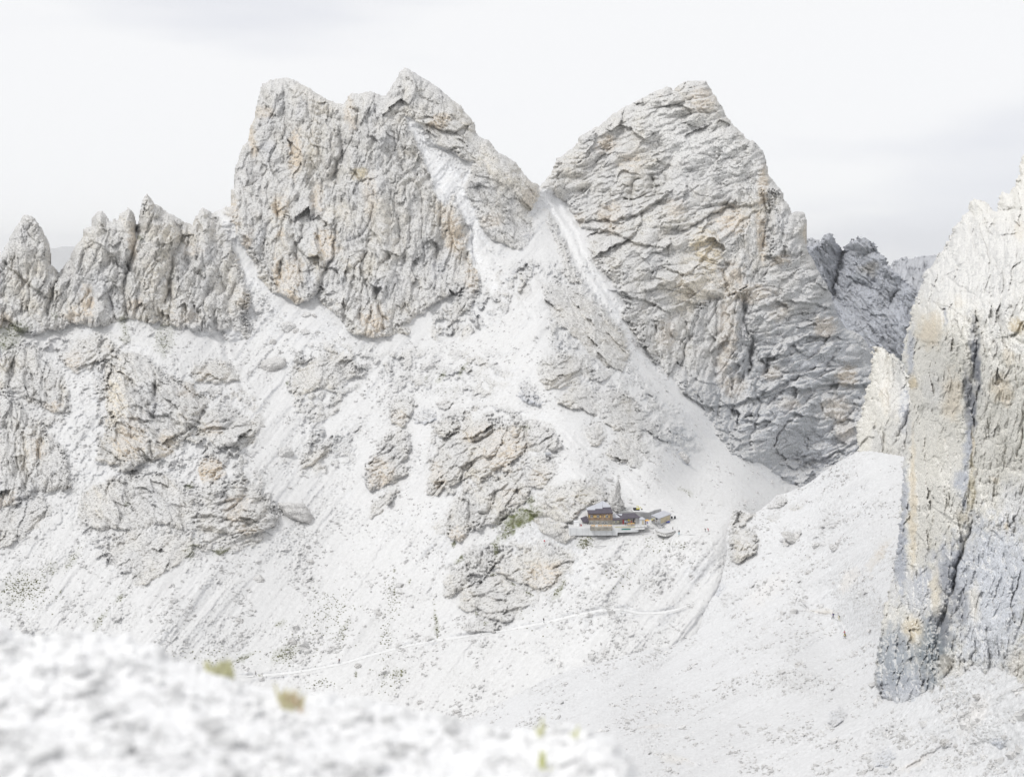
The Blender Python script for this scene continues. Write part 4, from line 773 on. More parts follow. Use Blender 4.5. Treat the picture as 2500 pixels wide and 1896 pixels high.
Z2, col2, MK2, wob2 = terrain(X2, Y2, Yb2, E_ROCKS, E_LINES, E_RILLS, 5, flats=[(PATH_C, 1.8)], scree_dir=28, patch=[], green=patches(FV, [(1490, -60, 10, 10, 0, GRASS, 0, 2.4)]), stones=1.15)
paint(col2, X2, Y2, E_PATCH, wob2, edge=0.6)
sde, _ = poly_sd(X2, Y2, E_EDGE, 60)
sde = sde + 2.0 * fbm(X2 / 14, Y2 / 14, 77, 3)
Z2 = Z2 + .4 * np.exp(-np.maximum(sde, 0) / 9.0)
k2 = sde > 0
o = mesh_from_grid("scree_slope", X2, Y2, Z2, k2, col2, M_mid, 16, MK2)
tag(o, "near pale scree slope falling from the cliff foot on the right", "slope", kind='structure')
GZ2 = (X2[0, 0], Y2[0, 0], 1.8, Z2)

# --- the near cliff on the right, and the lower rib behind it
def cliff(name, label, box, st, outline, depth_pts, lines, base, patch, seed, mat, skirt, rocks=(), rimw=14, rimd=14, ang=0, amp=1.0, big=.8, wobk=1.0, an=3.0, scale=1.0, gain=1.25):
    X, Y = grid(*box, st)
    Yb = coarse(tps(depth_pts), X, Y)
    wob = (fbm(X / 30, Y / 30, seed + 1, 3) * 9, fbm(X / 30, Y / 30, seed + 2, 3) * 9, fbm(X / 13, Y / 22, seed + 3, 3))
    sd, _ = poly_sd(X, Y, outline, 60)
    sd = sd + 14 * fbm(X / 24, Y / 20, seed + 4, 5, 0.65) * wobk
    r, g, b = [np.full(X.shape, c) for c in base]
    t = fbm(X / 60, Y / 160, seed + 20, 4)
    for ch, k in zip((r, g, b), (0.05, 0.055, 0.07)): ch += t * k
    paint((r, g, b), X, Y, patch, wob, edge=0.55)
    disp = rockfield(X, Y, (84, 42, -52, 18)[ang], seed + 40, 1.0, big, scale, an) * amp
    for (pts, bl) in rocks:
        s, sl = poly_sd(X, Y, pts, 30, wob)
        if sl is None: continue
        gy = np.gradient(s[sl], axis=0) / st
        R = 30 * (1 - ss(-.2, .8, -gy)) + 6 * ss(-.2, .8, -gy)
        disp[sl] += bl * (1 - np.exp(-np.maximum(s[sl], 0) / R))
    for (pts, kd, wd, dp) in lines:
        d, side, sl = line_d(X, Y, pts, wd * 5, wob)
        if sl is None: continue
        p = np.array(pts)
        e = np.minimum(np.hypot(X[sl] - p[0, 0], Y[sl] - p[0, 1]), np.hypot(X[sl] - p[-1, 0], Y[sl] - p[-1, 1]))
        fd = ss(0, 12, e + 2)
        if kd == 'c': disp[sl] -= dp * np.exp(-d / wd * 1.1) * fd * 2.1
        elif kd == 'r': disp[sl] += dp * np.exp(-(d / wd) ** 2)
        else: disp[sl] += 0.8 * dp * side * np.exp(-d / wd) * fd * ss(0, 2.2, d) - 0.35 * abs(dp) * np.exp(-d / 2.5) * fd
    Z = Yb - disp * Yb / F * gain + rimd * np.exp(-np.maximum(sd, 0) / rimw) * (sd > 0)
    o = mesh_from_grid(name, X, Y, Z, sd > 0, (r, g, b), mat, skirt, np.ones(X.shape), 0.0)
    tag(o, label, "cliff" if name == "cliff" else "mountain", kind='structure')
    return (X[0, 0], Y[0, 0], st, Z)

CW = (.635, .632, .625); CB = (.45, .47, .52); CD = (.20, .21, .24); CT = (.68, .61, .50); CY = (.70, .682, .635)  # CD and the darker foot patches put crack and foot shade into colour
cliff_out = K([(1100, -160), (900, -60), (709, -10), (695, 25), (690, 60), (684, 92), (662, 108), (648, 98), (634, 118), (630, 140), (640, 160), (625, 160), (610, 140), (590, 128), (565, 123), (552, 138), (548, 158), (530, 175), (510, 200), (490, 240), (472, 268), (450, 300), (425, 335), (408, 372), (396, 410), (386, 440),
    (375, 485), (362, 530), (356, 585), (364, 620), (375, 660), (379, 700), (371, 780), (364, 850), (359, 900), (355, 960), (350, 1040), (344, 1120), (334, 1180), (319, 1250), (302, 1320), (290, 1400), (280, 1470), (278, 1520), (298, 1560), (340, 1592), (400, 1598), (470, 1592), (520, 1572), (580, 1548), (630, 1560), (632, 1600), (645, 1650), (709, 1685), (900, 1700), (1100, 1720)])
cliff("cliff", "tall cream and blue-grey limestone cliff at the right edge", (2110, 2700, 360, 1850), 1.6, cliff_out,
    [(2150, 1700, 262), (2180, 1400, 285), (2205, 1100, 300), (2215, 850, 305), (2260, 650, 320), (2330, 540, 330), (2450, 430, 335), (2560, 350, 335), (2300, 800, 262), (2350, 1000, 252), (2300, 1200, 258), (2400, 1200, 243), (2560, 1000, 215), (2560, 1400, 210), (2300, 1600, 243), (2400, 1690, 230), (2450, 1650, 222), (2560, 1800, 200), (2560, 600, 250), (2450, 800, 235), (2250, 1500, 258)],
    [(S5([(1065, 910), (1070, 1100), (1060, 1250), (1050, 1400), (1045, 1600)]) + S6([(1045, 180), (1030, 400), (1040, 600), (1050, 700), (1040, 900), (1025, 1050)]), 's', 22, -16),
     (S5([(1065, 910), (1070, 1100), (1040, 1300), (1010, 1500), (1000, 1676)]), 'c', 12, 14), (S6([(1025, 1050), (960, 1180), (940, 1300), (890, 1400), (860, 1550), (830, 1678)]), 'c', 6, 12),
     (S3([(1280, 90), (1230, 230), (1200, 380), (1160, 500), (1110, 640), (1090, 800)]), 'c', 7, 13), (S3([(1305, 150), (1300, 400), (1270, 600), (1230, 640)]), 's', 10, -9), (S3([(1250, 440), (1230, 560)]), 'c', 4, 8),
     (S6([(640, 880), (760, 950), (880, 1040), (960, 1070), (1020, 1050)]), 's', 10, -8), (S5([(770, 730), (780, 900)]), 'c', 3, 5), (S5([(700, 700), (850, 760), (960, 850)]), 's', 8, -6), (S5([(780, 470), (900, 380)]), 's', 8, -8),
     (S5([(780, 470), (900, 560), (1070, 650)]), 'c', 3, 6), (S5([(1220, 620), (1190, 680)]), 'c', 6, 9), (S5([(1240, 110), (1300, 90), (1440, 70)]), 's', 7, -9), (S5([(1350, 1010), (1400, 1000), (1492, 860)]), 's', 12, -12), (S5([(1420, 1020), (1500, 1100)]), 'c', 4, 10),
     (S5([(550, 1040), (620, 1060), (740, 1080)]), 's', 9, -6), (S5([(1150, 1570), (1230, 1630), (1310, 1630)]), 's', 7, -6), (S5([(1200, 1520), (1330, 1400)]), 's', 10, 5), (S6([(1490, 150), (1460, 350), (1420, 450)]), 'c', 4, 9), (S6([(1100, 660), (1250, 650), (1250, 540)]), 's', 8, -5),
     (S3([(1050, 430), (1000, 530), (990, 610)]), 'c', 4, 7), (S3([(870, 890), (940, 840)]), 's', 7, -8), (S3([(840, 640), (800, 850)]), 'c', 4, 7), (S3([(1200, 900), (1140, 1020)]), 'c', 5, 9), (S3([(1350, 800), (1310, 950), (1270, 1100)]), 'c', 4, 9), (S3([(770, 200), (760, 450), (740, 600)]), 'c', 3, 6),
     (S3([(1000, 1000), (980, 1060)]), 'c', 4, 7), (S3([(1160, 1190), (1220, 1160), (1320, 1120)]), 's', 7, -8), (S3([(1640, 930), (1689, 900)]), 's', 7, -9), (S5([(490, 780), (470, 1100), (455, 1400)]), 's', 9, 6), (S5([(870, 30), (830, 130), (780, 260)]), 'c', 5, 7),
     (S3([(1100, 900), (1080, 700), (1120, 560)]), 'c', 16, 14), (S5([(600, 720), (590, 880)]), 'c', 3, 5), (K([(632, 130), (650, 160), (690, 150)]), 'c', 4, 9)],
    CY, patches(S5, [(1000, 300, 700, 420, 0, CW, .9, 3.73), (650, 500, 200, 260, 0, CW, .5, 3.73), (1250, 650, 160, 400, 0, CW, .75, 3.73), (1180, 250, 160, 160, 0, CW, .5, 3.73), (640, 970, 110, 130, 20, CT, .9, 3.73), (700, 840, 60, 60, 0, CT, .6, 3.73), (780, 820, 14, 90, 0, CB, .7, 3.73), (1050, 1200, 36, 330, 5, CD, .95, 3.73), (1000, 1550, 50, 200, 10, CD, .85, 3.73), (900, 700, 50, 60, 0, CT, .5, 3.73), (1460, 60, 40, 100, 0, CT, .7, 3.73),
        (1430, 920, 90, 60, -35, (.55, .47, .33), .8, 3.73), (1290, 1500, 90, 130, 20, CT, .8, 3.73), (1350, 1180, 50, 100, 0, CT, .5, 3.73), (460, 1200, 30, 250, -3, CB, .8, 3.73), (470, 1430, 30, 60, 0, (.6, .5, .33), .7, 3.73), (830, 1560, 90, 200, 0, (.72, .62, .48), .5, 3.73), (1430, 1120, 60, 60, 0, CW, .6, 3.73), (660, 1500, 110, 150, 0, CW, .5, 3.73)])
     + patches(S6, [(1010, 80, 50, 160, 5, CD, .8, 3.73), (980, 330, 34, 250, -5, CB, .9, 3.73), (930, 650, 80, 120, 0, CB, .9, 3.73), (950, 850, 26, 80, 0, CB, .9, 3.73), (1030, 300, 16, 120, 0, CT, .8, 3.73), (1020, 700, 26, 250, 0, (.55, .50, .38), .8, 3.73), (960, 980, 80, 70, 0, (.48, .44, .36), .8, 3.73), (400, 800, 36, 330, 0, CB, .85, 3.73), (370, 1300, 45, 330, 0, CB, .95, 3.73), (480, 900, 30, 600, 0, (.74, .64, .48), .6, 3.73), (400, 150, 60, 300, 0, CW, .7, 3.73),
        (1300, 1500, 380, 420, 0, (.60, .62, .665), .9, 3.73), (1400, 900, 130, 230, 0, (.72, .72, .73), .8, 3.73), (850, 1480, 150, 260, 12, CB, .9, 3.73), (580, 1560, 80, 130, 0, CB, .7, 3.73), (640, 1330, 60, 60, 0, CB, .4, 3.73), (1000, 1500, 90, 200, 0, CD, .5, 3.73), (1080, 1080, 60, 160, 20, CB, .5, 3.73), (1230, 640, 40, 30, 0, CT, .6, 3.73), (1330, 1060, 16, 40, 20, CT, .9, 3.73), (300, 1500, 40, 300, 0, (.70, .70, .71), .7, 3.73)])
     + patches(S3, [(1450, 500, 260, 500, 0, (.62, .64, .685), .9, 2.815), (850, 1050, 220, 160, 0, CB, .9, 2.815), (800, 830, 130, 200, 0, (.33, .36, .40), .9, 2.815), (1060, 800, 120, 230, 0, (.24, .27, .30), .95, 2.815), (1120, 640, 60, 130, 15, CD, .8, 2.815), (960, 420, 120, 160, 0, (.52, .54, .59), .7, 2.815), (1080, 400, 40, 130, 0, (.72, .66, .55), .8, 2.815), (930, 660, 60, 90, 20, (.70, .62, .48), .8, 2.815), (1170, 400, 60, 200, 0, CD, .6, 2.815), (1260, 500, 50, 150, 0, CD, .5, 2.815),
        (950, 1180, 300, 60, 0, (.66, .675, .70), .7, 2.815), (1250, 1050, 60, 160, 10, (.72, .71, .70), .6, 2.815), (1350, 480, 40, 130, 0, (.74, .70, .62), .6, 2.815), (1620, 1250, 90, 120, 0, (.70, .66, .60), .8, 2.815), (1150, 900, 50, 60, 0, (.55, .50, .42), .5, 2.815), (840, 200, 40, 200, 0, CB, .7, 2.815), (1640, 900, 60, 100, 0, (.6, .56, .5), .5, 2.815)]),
    11, M_cliff, 45, rocks=[(S3([(1510, 1180), (1530, 1280), (1600, 1360), (1689, 1400), (1900, 1400), (1900, 700), (1689, 850), (1600, 950), (1540, 1080)]), 16), (S5([(480, 760), (760, 730), (1000, 860), (1050, 900), (1010, 1300), (900, 1678), (460, 1678), (500, 1100)]), 6), (K([(690, 30), (730, 20), (730, 160), (640, 150), (660, 108)]), 8)], rimw=5, rimd=5, amp=1.3, big=.7, an=3.6, scale=.8)

cliff("cliff", "small cream rock wall standing left of the tall cliff", (2070, 2260, 830, 1150), 1.5,
    R4([(2003, -10), (2030, 30), (2012, 0), (2005, 60), (2000, 200), (1985, 290), (1950, 420), (1925, 560), (1885, 680), (1858, 800), (1848, 900), (1852, 1000), (1838, 1110), (1900, 1140), (2000, 1140)]) + S6([(60, 440), (240, 470), (420, 520), (560, 400)]) + S5([(560, 1300), (420, 1300), (380, 1220), (330, 1185), (300, 1160), (270, 1175), (240, 1130), (200, 1110), (150, 1090), (112, 1098)]),
    [(2090, 1120, 424), (2130, 850, 440), (2110, 1000, 432), (2150, 1000, 420), (2250, 900, 425), (2250, 1130, 400), (2180, 1130, 412), (2200, 850, 430)],
    [(S5([(270, 1180), (250, 1400), (260, 1678)]), 's', 12, -8), (S5([(130, 1590), (180, 1600)]), 'c', 3, 6), (S6([(0, 310), (50, 270), (80, 260)]), 's', 8, -9), (S6([(430, 0), (400, 150), (320, 260)]), 'c', 4, 7), (S6([(215, 150), (210, 420)]), 'c', 3, 4), (S5([(130, 1400), (170, 1430)]), 'c', 3, 5)],
    CY, patches(S5, [(370, 1400, 60, 230, 5, (.50, .50, .49), .9, 3.73), (330, 1600, 80, 160, 0, (.62, .61, .6), .6, 3.73), (230, 1130, 120, 40, 0, (.6, .57, .5), .5, 3.73), (230, 1560, 40, 130, 0, CT, .4, 3.73), (410, 1600, 30, 130, 0, CB, .9, 3.73)])
     + patches(S6, [(150, 300, 60, 130, 0, (.66, .655, .64), .7, 3.73), (400, 100, 40, 130, 10, CB, .7, 3.73), (350, 250, 100, 160, 0, CW, .6, 3.73), (130, 435, 50, 10, 10, GRASS, .9, 3.73)]), 23, M_cliff, 14, rimw=5, rimd=4, amp=.5, an=3.2)

# --- shaded peaks beyond the gap and the farther ranges
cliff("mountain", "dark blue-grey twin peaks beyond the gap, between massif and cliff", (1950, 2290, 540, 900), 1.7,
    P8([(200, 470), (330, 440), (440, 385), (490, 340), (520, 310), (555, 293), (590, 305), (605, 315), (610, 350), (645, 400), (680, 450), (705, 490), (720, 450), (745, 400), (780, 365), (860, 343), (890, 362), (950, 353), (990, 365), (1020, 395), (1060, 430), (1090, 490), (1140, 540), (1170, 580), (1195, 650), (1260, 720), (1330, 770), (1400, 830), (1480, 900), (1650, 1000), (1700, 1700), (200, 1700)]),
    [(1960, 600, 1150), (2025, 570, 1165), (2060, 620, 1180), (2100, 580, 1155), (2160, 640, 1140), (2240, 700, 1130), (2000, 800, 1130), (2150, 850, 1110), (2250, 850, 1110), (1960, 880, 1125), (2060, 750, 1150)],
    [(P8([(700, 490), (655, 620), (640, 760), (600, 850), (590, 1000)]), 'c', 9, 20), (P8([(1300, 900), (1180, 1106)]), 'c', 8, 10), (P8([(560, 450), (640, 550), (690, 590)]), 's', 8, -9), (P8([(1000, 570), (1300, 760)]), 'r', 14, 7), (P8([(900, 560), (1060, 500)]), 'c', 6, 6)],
    (.42, .435, .475), patches(P8, [(980, 690, 90, 70, 0, (.36, .34, .31), .7, 4.4), (850, 800, 120, 60, 30, (.38, .4, .43), .6, 4.4), (900, 480, 160, 80, 0, (.37, .38, .40), .5, 4.4)]), 31, M_shade, 160, rimw=6, rimd=20, ang=2, amp=1.0, big=.8, gain=1.3, scale=.7)  # dark base colour carries the shade on the twin peaks
cliff("mountain", "far hazy blue range seen through the gap on the right", (1950, 2420, 560, 830), 1.8,
    P8([(280, 352), (360, 355), (440, 380), (560, 560), (1000, 600), (1200, 650), (1260, 600), (1330, 575), (1380, 560), (1430, 575), (1480, 560), (1560, 540), (1620, 548), (1700, 528), (1800, 540), (1900, 520), (2300, 560), (2300, 1400), (250, 1400)]),
    [(1960, 600, 2600), (2200, 630, 2500), (2300, 620, 2500), (2400, 620, 2500), (2200, 800, 2300), (2400, 800, 2300), (1960, 800, 2400)],
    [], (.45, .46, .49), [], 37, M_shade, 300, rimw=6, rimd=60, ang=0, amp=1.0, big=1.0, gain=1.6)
cliff("hills", "faint distant hills in the gap between the left needles", (60, 240, 560, 760), 2.2,
    A([(100, 480), (290, 495), (340, 488), (400, 480), (460, 476), (560, 470), (560, 900), (100, 900)]),
    [(100, 600, 9000), (240, 600, 9500), (100, 760, 6000), (240, 760, 6000)], [], (.40, .42, .45), [], 41, M_far, 900, rimw=6, rimd=100, ang=3, amp=.4, wobk=.3)

# valley floor far below, reaching the horizon
bm = bmesh.new()
for x0, x1, y0, y1 in ((-9000, 9000, -1500, 12000),):
    nx = 24
    vs = [[bm.verts.new((x0 + (x1 - x0) * i / nx, y0 + (y1 - y0) * j / nx, -620 + 25 * math.sin(i * 1.7 + j * 2.3))) for i in range(nx + 1)] for j in range(nx + 1)]
    for j in range(nx):
        for i in range(nx):
            bm.faces.new((vs[j][i], vs[j][i + 1], vs[j + 1][i + 1], vs[j + 1][i]))
me = bpy.data.meshes.new("ground"); bm.to_mesh(me); bm.free()
M_val = flat_mat("valley_floor", (0.36, 0.37, 0.35), scale=0.003, var=0.25)
me.materials.append(M_val)
o = bpy.data.objects.new("ground", me); col.objects.link(o); tag(o, "valley floor far below the mountains", "ground", kind='structure')

# --- foreground: gravel ridge a few metres away
XF, YF = grid(-1000, 1760, 1380, 2420, 3.0)
fo = I([(-1100, 1480), (-600, 1470), (-250, 1490)]) + G([(0, 268), (50, 300), (100, 352), (200, 372), (300, 350), (500, 342), (650, 350), (780, 378), (900, 405), (990, 450), (1030, 500), (1120, 530), (1250, 560), (1400, 612), (1450, 648), (1560, 680), (1700, 682), (1900, 712)]) + FV([(0, 706), (130, 720), (300, 762), (450, 792), (600, 830), (750, 850), (850, 900), (1000, 925), (1200, 920), (1300, 905), (1400, 900), (1600, 935), (1700, 960), (1750, 1020), (1800, 1095), (1850, 1160), (1920, 1240), (2050, 1500), (2200, 2500)]) + I([(-1100, 2600)])
fd = tps([(0, 1510, 3.5), (0, 1960, 2.3), (350, 1560, 3.5), (700, 1660, 3.45), (700, 1960, 2.55), (1250, 1785, 3.3), (1250, 1960, 2.8), (1500, 1790, 3.2), (1560, 1960, 2.95), (350, 1960, 2.35), (1620, 1960, 3.05), (1600, 1800, 3.25), (-950, 1490, 3.7), (-500, 1490, 3.65), (-950, 2400, 1.7), (-300, 1960, 2.3), (300, 2400, 1.75), (1000, 2400, 1.95), (1650, 2400, 2.4)])
Ybf = coarse(fd, XF, YF)
wb = (fbm(XF / 60, YF / 40, 61, 3) * 18, fbm(XF / 60, YF / 40, 62, 3) * 14)
sdf, _ = poly_sd(XF, YF, fo, 80)
sdf = sdf + 16 * fbm(XF / 45, YF / 45, 63, 3)
dF = 20 * fbm(XF / 150, YF / 70, 64, 4)
rF, gF, bF = [np.full(XF.shape, c) for c in (.87, .87, .875)]
for (sz, hg, sd0, th) in ((80, .4, 1, 0.25), (44, .5, 2, 0.1), (24, .55, 3, -0.2), (12, .5, 4, -1)):
    f1, f2, cv, dx, dy, tx, ty = worley(XF / sz + wb[0] / 50, YF / (sz * .6) + wb[1] / 40, 70 + sd0)
    on = ss(th, th + .2, fbm(XF / 160, YF / 100, 80 + sd0, 2) + .35 * cv)
    dF += .8 * on * sz * hg * (.5 * cv + np.sqrt(np.maximum(0, 1 - (f1 / .75) ** 2)) * .5 - .3 * np.exp(-(f2 - f1) / .09))
    if sz in (50, 26):
        mk = on * (cv > .8) * 0.35
        for ch, c_ in zip((rF, gF, bF), (.55, .545, .55)): ch[:] = ch * (1 - mk) + c_ * mk
dk = ss(.1, .42, fbm(XF / 60, YF / 30, 90, 4)) * .6
for ch, c_ in zip((rF, gF, bF), (.42, .42, .42)): ch[:] = ch * (1 - dk) + c_ * dk
dF *= .7
ZF = Ybf - dF * Ybf / F + .25 * np.exp(-np.maximum(sdf, 0) / 14)
o = mesh_from_grid("foreground_ridge", XF, YF, ZF, sdf > 0, (rF, gF, bF), M_fore, .8, np.ones(XF.shape))
tag(o, "blurred white gravel ridge close to the camera at lower left", "ridge", kind='structure')
GZF = (XF[0, 0], YF[0, 0], 3.0, ZF)
print("verts", len(X.ravel()))

# ================================================================== objects
def obj(name, me, parent=None, mat=None):
    if mat is not None and not me.materials: me.materials.append(mat)
    o = bpy.data.objects.new(name, me); col.objects.link(o)
    if parent is not None:
        o.parent = parent
        o.matrix_parent_inverse = Matrix.Translation(-parent.location) if parent.rotation_euler.z == 0 else (Matrix.Translation(parent.location) @ Matrix.Rotation(parent.rotation_euler.z, 4, 'Z')).inverted()
    return o

def thing(name, loc, label, cat, group=None):
    o = bpy.data.objects.new(name, None); col.objects.link(o); o.location = loc
    o.empty_display_size = 0.3
    return tag(o, label, cat, group)

class MB:
    def __init__(s): s.v = []; s.f = []
    def face_loop(s, top, bot):
        n = len(top); k = len(s.v); s.v += [tuple(p) for p in top] + [tuple(p) for p in bot]
        s.f.append(list(range(k, k + n))); s.f.append(list(range(k + 2 * n - 1, k + n - 1, -1)))
        for i in range(n): s.f.append([k + i, k + n + i, k + n + (i + 1) % n, k + (i + 1) % n])
        return s
    def box(s, x0, x1, y0, y1, z0, z1):
        return s.face_loop([(x0, y0, z1), (x1, y0, z1), (x1, y1, z1), (x0, y1, z1)], [(x0, y0, z0), (x1, y0, z0), (x1, y1, z0), (x0, y1, z0)])
    def slab(s, pts, t):
        return s.face_loop(pts, [(p[0], p[1], p[2] - t) for p in pts])
    def wallseg(s, p, q, zb, zt0, zt1, t):
        """a wall from p to q (xy), thickness t going back"""
        d = Vector((q[0] - p[0], q[1] - p[1])).normalized(); n = Vector((-d.y, d.x)) * t
        return s.face_loop([(p[0], p[1], zt0), (q[0], q[1], zt1), (q[0] + n.x, q[1] + n.y, zt1), (p[0] + n.x, p[1] + n.y, zt0)],
                           [(p[0], p[1], zb), (q[0], q[1], zb), (q[0] + n.x, q[1] + n.y, zb), (p[0] + n.x, p[1] + n.y, zb)])
    def tube(s, a, b, r, n=8, r2=None):
        a, b = Vector(a), Vector(b); d = (b - a).normalized(); r2 = r if r2 is None else r2
        u = d.orthogonal().normalized(); w_ = d.cross(u); k = len(s.v)
        for c, rr in ((a, r), (b, r2)):
            for i in range(n):
                t = 2 * math.pi * i / n; s.v.append(tuple(c + (u * math.cos(t) + w_ * math.sin(t)) * rr))
        for i in range(n): s.f.append([k + i, k + (i + 1) % n, k + n + (i + 1) % n, k + n + i])
        s.f.append(list(range(k + n - 1, k - 1, -1))); s.f.append(list(range(k + n, k + 2 * n)))
        return s
    def mesh(s, name):
        me = bpy.data.meshes.new(name); me.from_pydata(s.v, [], s.f); me.update()
        bm = bmesh.new(); bm.from_mesh(me); bmesh.ops.recalc_face_normals(bm, faces=bm.faces); bm.to_mesh(me); bm.free()
        return me
    def build(s, name, mat, parent=None): return obj(name, s.mesh(name), parent, mat)

m_stonewall = flat_mat("masonry", (.28, .265, .235), var=.35, scale=1.4)
m_timber = flat_mat("weathered_timber", (.25, .18, .125), var=.3, scale=1.1)
m_plaster = flat_mat("ochre_boards", (.50, .44, .31), var=.2, scale=1.5)
m_dark = flat_mat("dark_roofing", (.075, .065, .085), .55, .25, 1.0)
m_panel = flat_mat("pale_roof_sheet", (.46, .47, .51), .5, .06, .6)
m_conc = flat_mat("concrete", (.47, .47, .475), var=.16, scale=.5)
m_pconc = flat_mat("pale_concrete", (.64, .65, .66), var=.1, scale=.5)
m_glass = flat_mat("window_glass", (.03, .035, .05), .15, .1)
m_white = flat_mat("white_paint", (.80, .80, .80), .6, .05)
m_orange = flat_mat("orange_wood", (.60, .36, .11), .6, .12)
m_shut = flat_mat("yellow_shutter", (.55, .38, .15), .7, .12)
m_yel = flat_mat("yellow_paint", (.66, .60, .10), .6, .1)
m_pyel = flat_mat("pale_yellow_wall", (.56, .54, .40), .8, .1)
m_red = flat_mat("red", (.45, .04, .05), .7, .1)
m_green = flat_mat("green_sheet", (.01, .16, .13), .7, .1)
m_blue = flat_mat("blue_sheet", (.05, .07, .30), .6, .15)
m_black = flat_mat("black_rubber", (.03, .03, .035), .7, .1)
m_metal = flat_mat("galvanised", (.45, .46, .48), .45, .08, 3, .6)
m_gravel = flat_mat("pale_gravel", (.56, .56, .56), .9, .06, 1.0)
m_path = flat_mat("trodden_gravel", (.70, .70, .70), .95, .05, .6)

TZ = -96.5
def pz(px, py, z):
    Y = -z * F / (py - HY); return Vector(((px - CX) * Y / F, Y, z))
def e_(x, y): return (1380 + x / 6.9125, 1150 + y / 6.9125)
def onY(x, y, Y):
    px, py = e_(x, y); return Vector(((px - CX) * Y / F, Y, (HY - py) * Y / F))
def onplane(x, y, Y0, z0, k):
    px, py = e_(x, y); Y = (z0 - k * Y0) / ((HY - py) / F - k); return Vector(((px - CX) * Y / F, Y, (HY - py) * Y / F))

# --- main house
HYF = 441.5
hx0, hx1 = onY(395, 0, HYF).x, onY(800, 0, HYF).x
ez = onY(0, 712, HYF).z
house = thing("refuge_house", ((hx0 + hx1) / 2, HYF, TZ), "two-storey refuge house with dark roof, grey timber walls and yellow shutters, under the rock", "house")
MB().box(hx0, hx1, HYF, 449.0, TZ - .3, TZ + 1.5).build("lower_wall", m_stonewall, house)
MB().box(hx0 + .02, hx1 - .02, HYF + .04, 448.6, TZ + 1.5, ez + .15).build("upper_wall", m_timber, house)
for k in range(9): MB().box(hx0 + .35 + k * .96, hx0 + .55 + k * .96, HYF - .35, HYF + .03, ez - .22, ez - .02).build("rafter", m_dark, house)
rp = lambda x, y: onplane(x, y, HYF - .7, ez + .05, .38)
MB().slab([rp(393, 712), rp(808, 698), rp(757, 578), rp(640, 500), rp(355, 628)], .22).build("roof", m_dark, house)
for pl in ([(357, 626), (366, 656), (505, 656), (505, 561)], [(506, 561), (506, 636), (627, 633), (627, 506)], [(628, 506), (640, 502), (754, 576), (764, 607), (631, 611)]):
    MB().slab([rp(x, y) + Vector((0, 0, .12)) for x, y in pl], .08).build("roof_panel", m_panel, house)
def win(parent, xc, yc, Y, wpx=34, hpx=34, frame=m_white, pair=True, proud=.05):
    c = onY(xc, yc, Y); w_, h_ = wpx / 6.9125 * .146 / 2, hpx / 6.9125 * .146 / 2
    fr = MB()
    t = .05
    for (a0, a1, b0, b1) in ((-w_, w_, h_ - t, h_), (-w_, w_, -h_, -h_ + t), (-w_, -w_ + t, -h_ + t, h_ - t), (w_ - t, w_, -h_ + t, h_ - t)) + (((-t, t, -h_ + t, h_ - t),) if pair else ()):
        fr.box(c.x + a0, c.x + a1, Y - proud - .03, Y + .02, c.z + b0, c.z + b1)
    f = fr.build("window", frame, parent)
    g_ = MB()
    if pair:
        g_.box(c.x - w_ + t, c.x - t, Y - proud, Y + .01, c.z - h_ + t, c.z + h_ - t); g_.box(c.x + t, c.x + w_ - t, Y - proud, Y + .01, c.z - h_ + t, c.z + h_ - t)
    else: g_.box(c.x - w_ + t, c.x + w_ - t, Y - proud, Y + .01, c.z - h_ + t, c.z + h_ - t)
    g = obj("pane", g_.mesh("pane"), None, m_glass); g.parent = f
    return f
for x in (445, 552, 700): win(house, x, 760, HYF, 42, 40)
for x in (440, 545, 632, 692): win(house, x, 868, HYF, 42, 36)
for x0, x1 in ((400, 418), (478, 500), (503, 525), (583, 602), (655, 676), (732, 748)):
    c0, c1 = onY(x0, 742, HYF), onY(x1, 780, HYF)
    MB().box(c0.x, c1.x, HYF - .08, HYF + .02, c1.z, c0.z).build("shutter", m_shut, house)
# chimney flue on the left gable
MB().box(hx0 - .6, hx0 - .35, HYF + .6, HYF + .9, ez - 1.2, ez + .1).build("flue", m_white, house)

# --- lean-to left of the house
lean = thing("shed", (onY(330, 0, 441.5).x, 441.5, TZ), "small dark-roofed lean-to shed against the left end of the refuge house", "shed")
lx0, lx1 = onY(292, 0, 441.2).x, hx0 - .03
lz = onY(0, 848, 441.2).z
MB().box(lx0, lx1, 441.9, 445, TZ - .2, lz).build("wall", m_conc, lean)
for xx in (lx0 + .05, (lx0 + lx1) / 2 + .6): MB().box(xx, xx + .12, 441.2, 441.32, TZ - .2, lz).build("post", m_dark, lean)
lp = lambda x, y: onplane(x, y, 441.0, lz + .05, .5)
MB().slab([lp(295, 850), lp(398, 852), lp(368, 745), lp(255, 787)], .15).build("roof", m_dark, lean)
# white container
cont = thing("container", (onY(190, 0, 438.5).x, 438.5, TZ), "white storage container on the left end of the refuge terrace", "container")
c0, c1 = onY(147, 856, 438.5), onY(235, 940, 438.5)
MB().box(c0.x, c1.x, 438.5, 441.0, TZ, c0.z).build("body", m_white, cont)
MB().box(c0.x - .05, c1.x + .05, 438.4, 441.1, c0.z, c0.z + .08).build("lid", m_pconc, cont)
c0 = onY(268, 930, 439)
can = MB().tube((c0.x, 439, TZ), (c0.x, 439, TZ + .5), .2, 10).tube((c0.x, 439, TZ + .5), (c0.x, 439, TZ + .62), .09, 8).build("gas_bottle", m_red)
tag(can, "red gas bottle between the white container and the shed", "gas bottle")

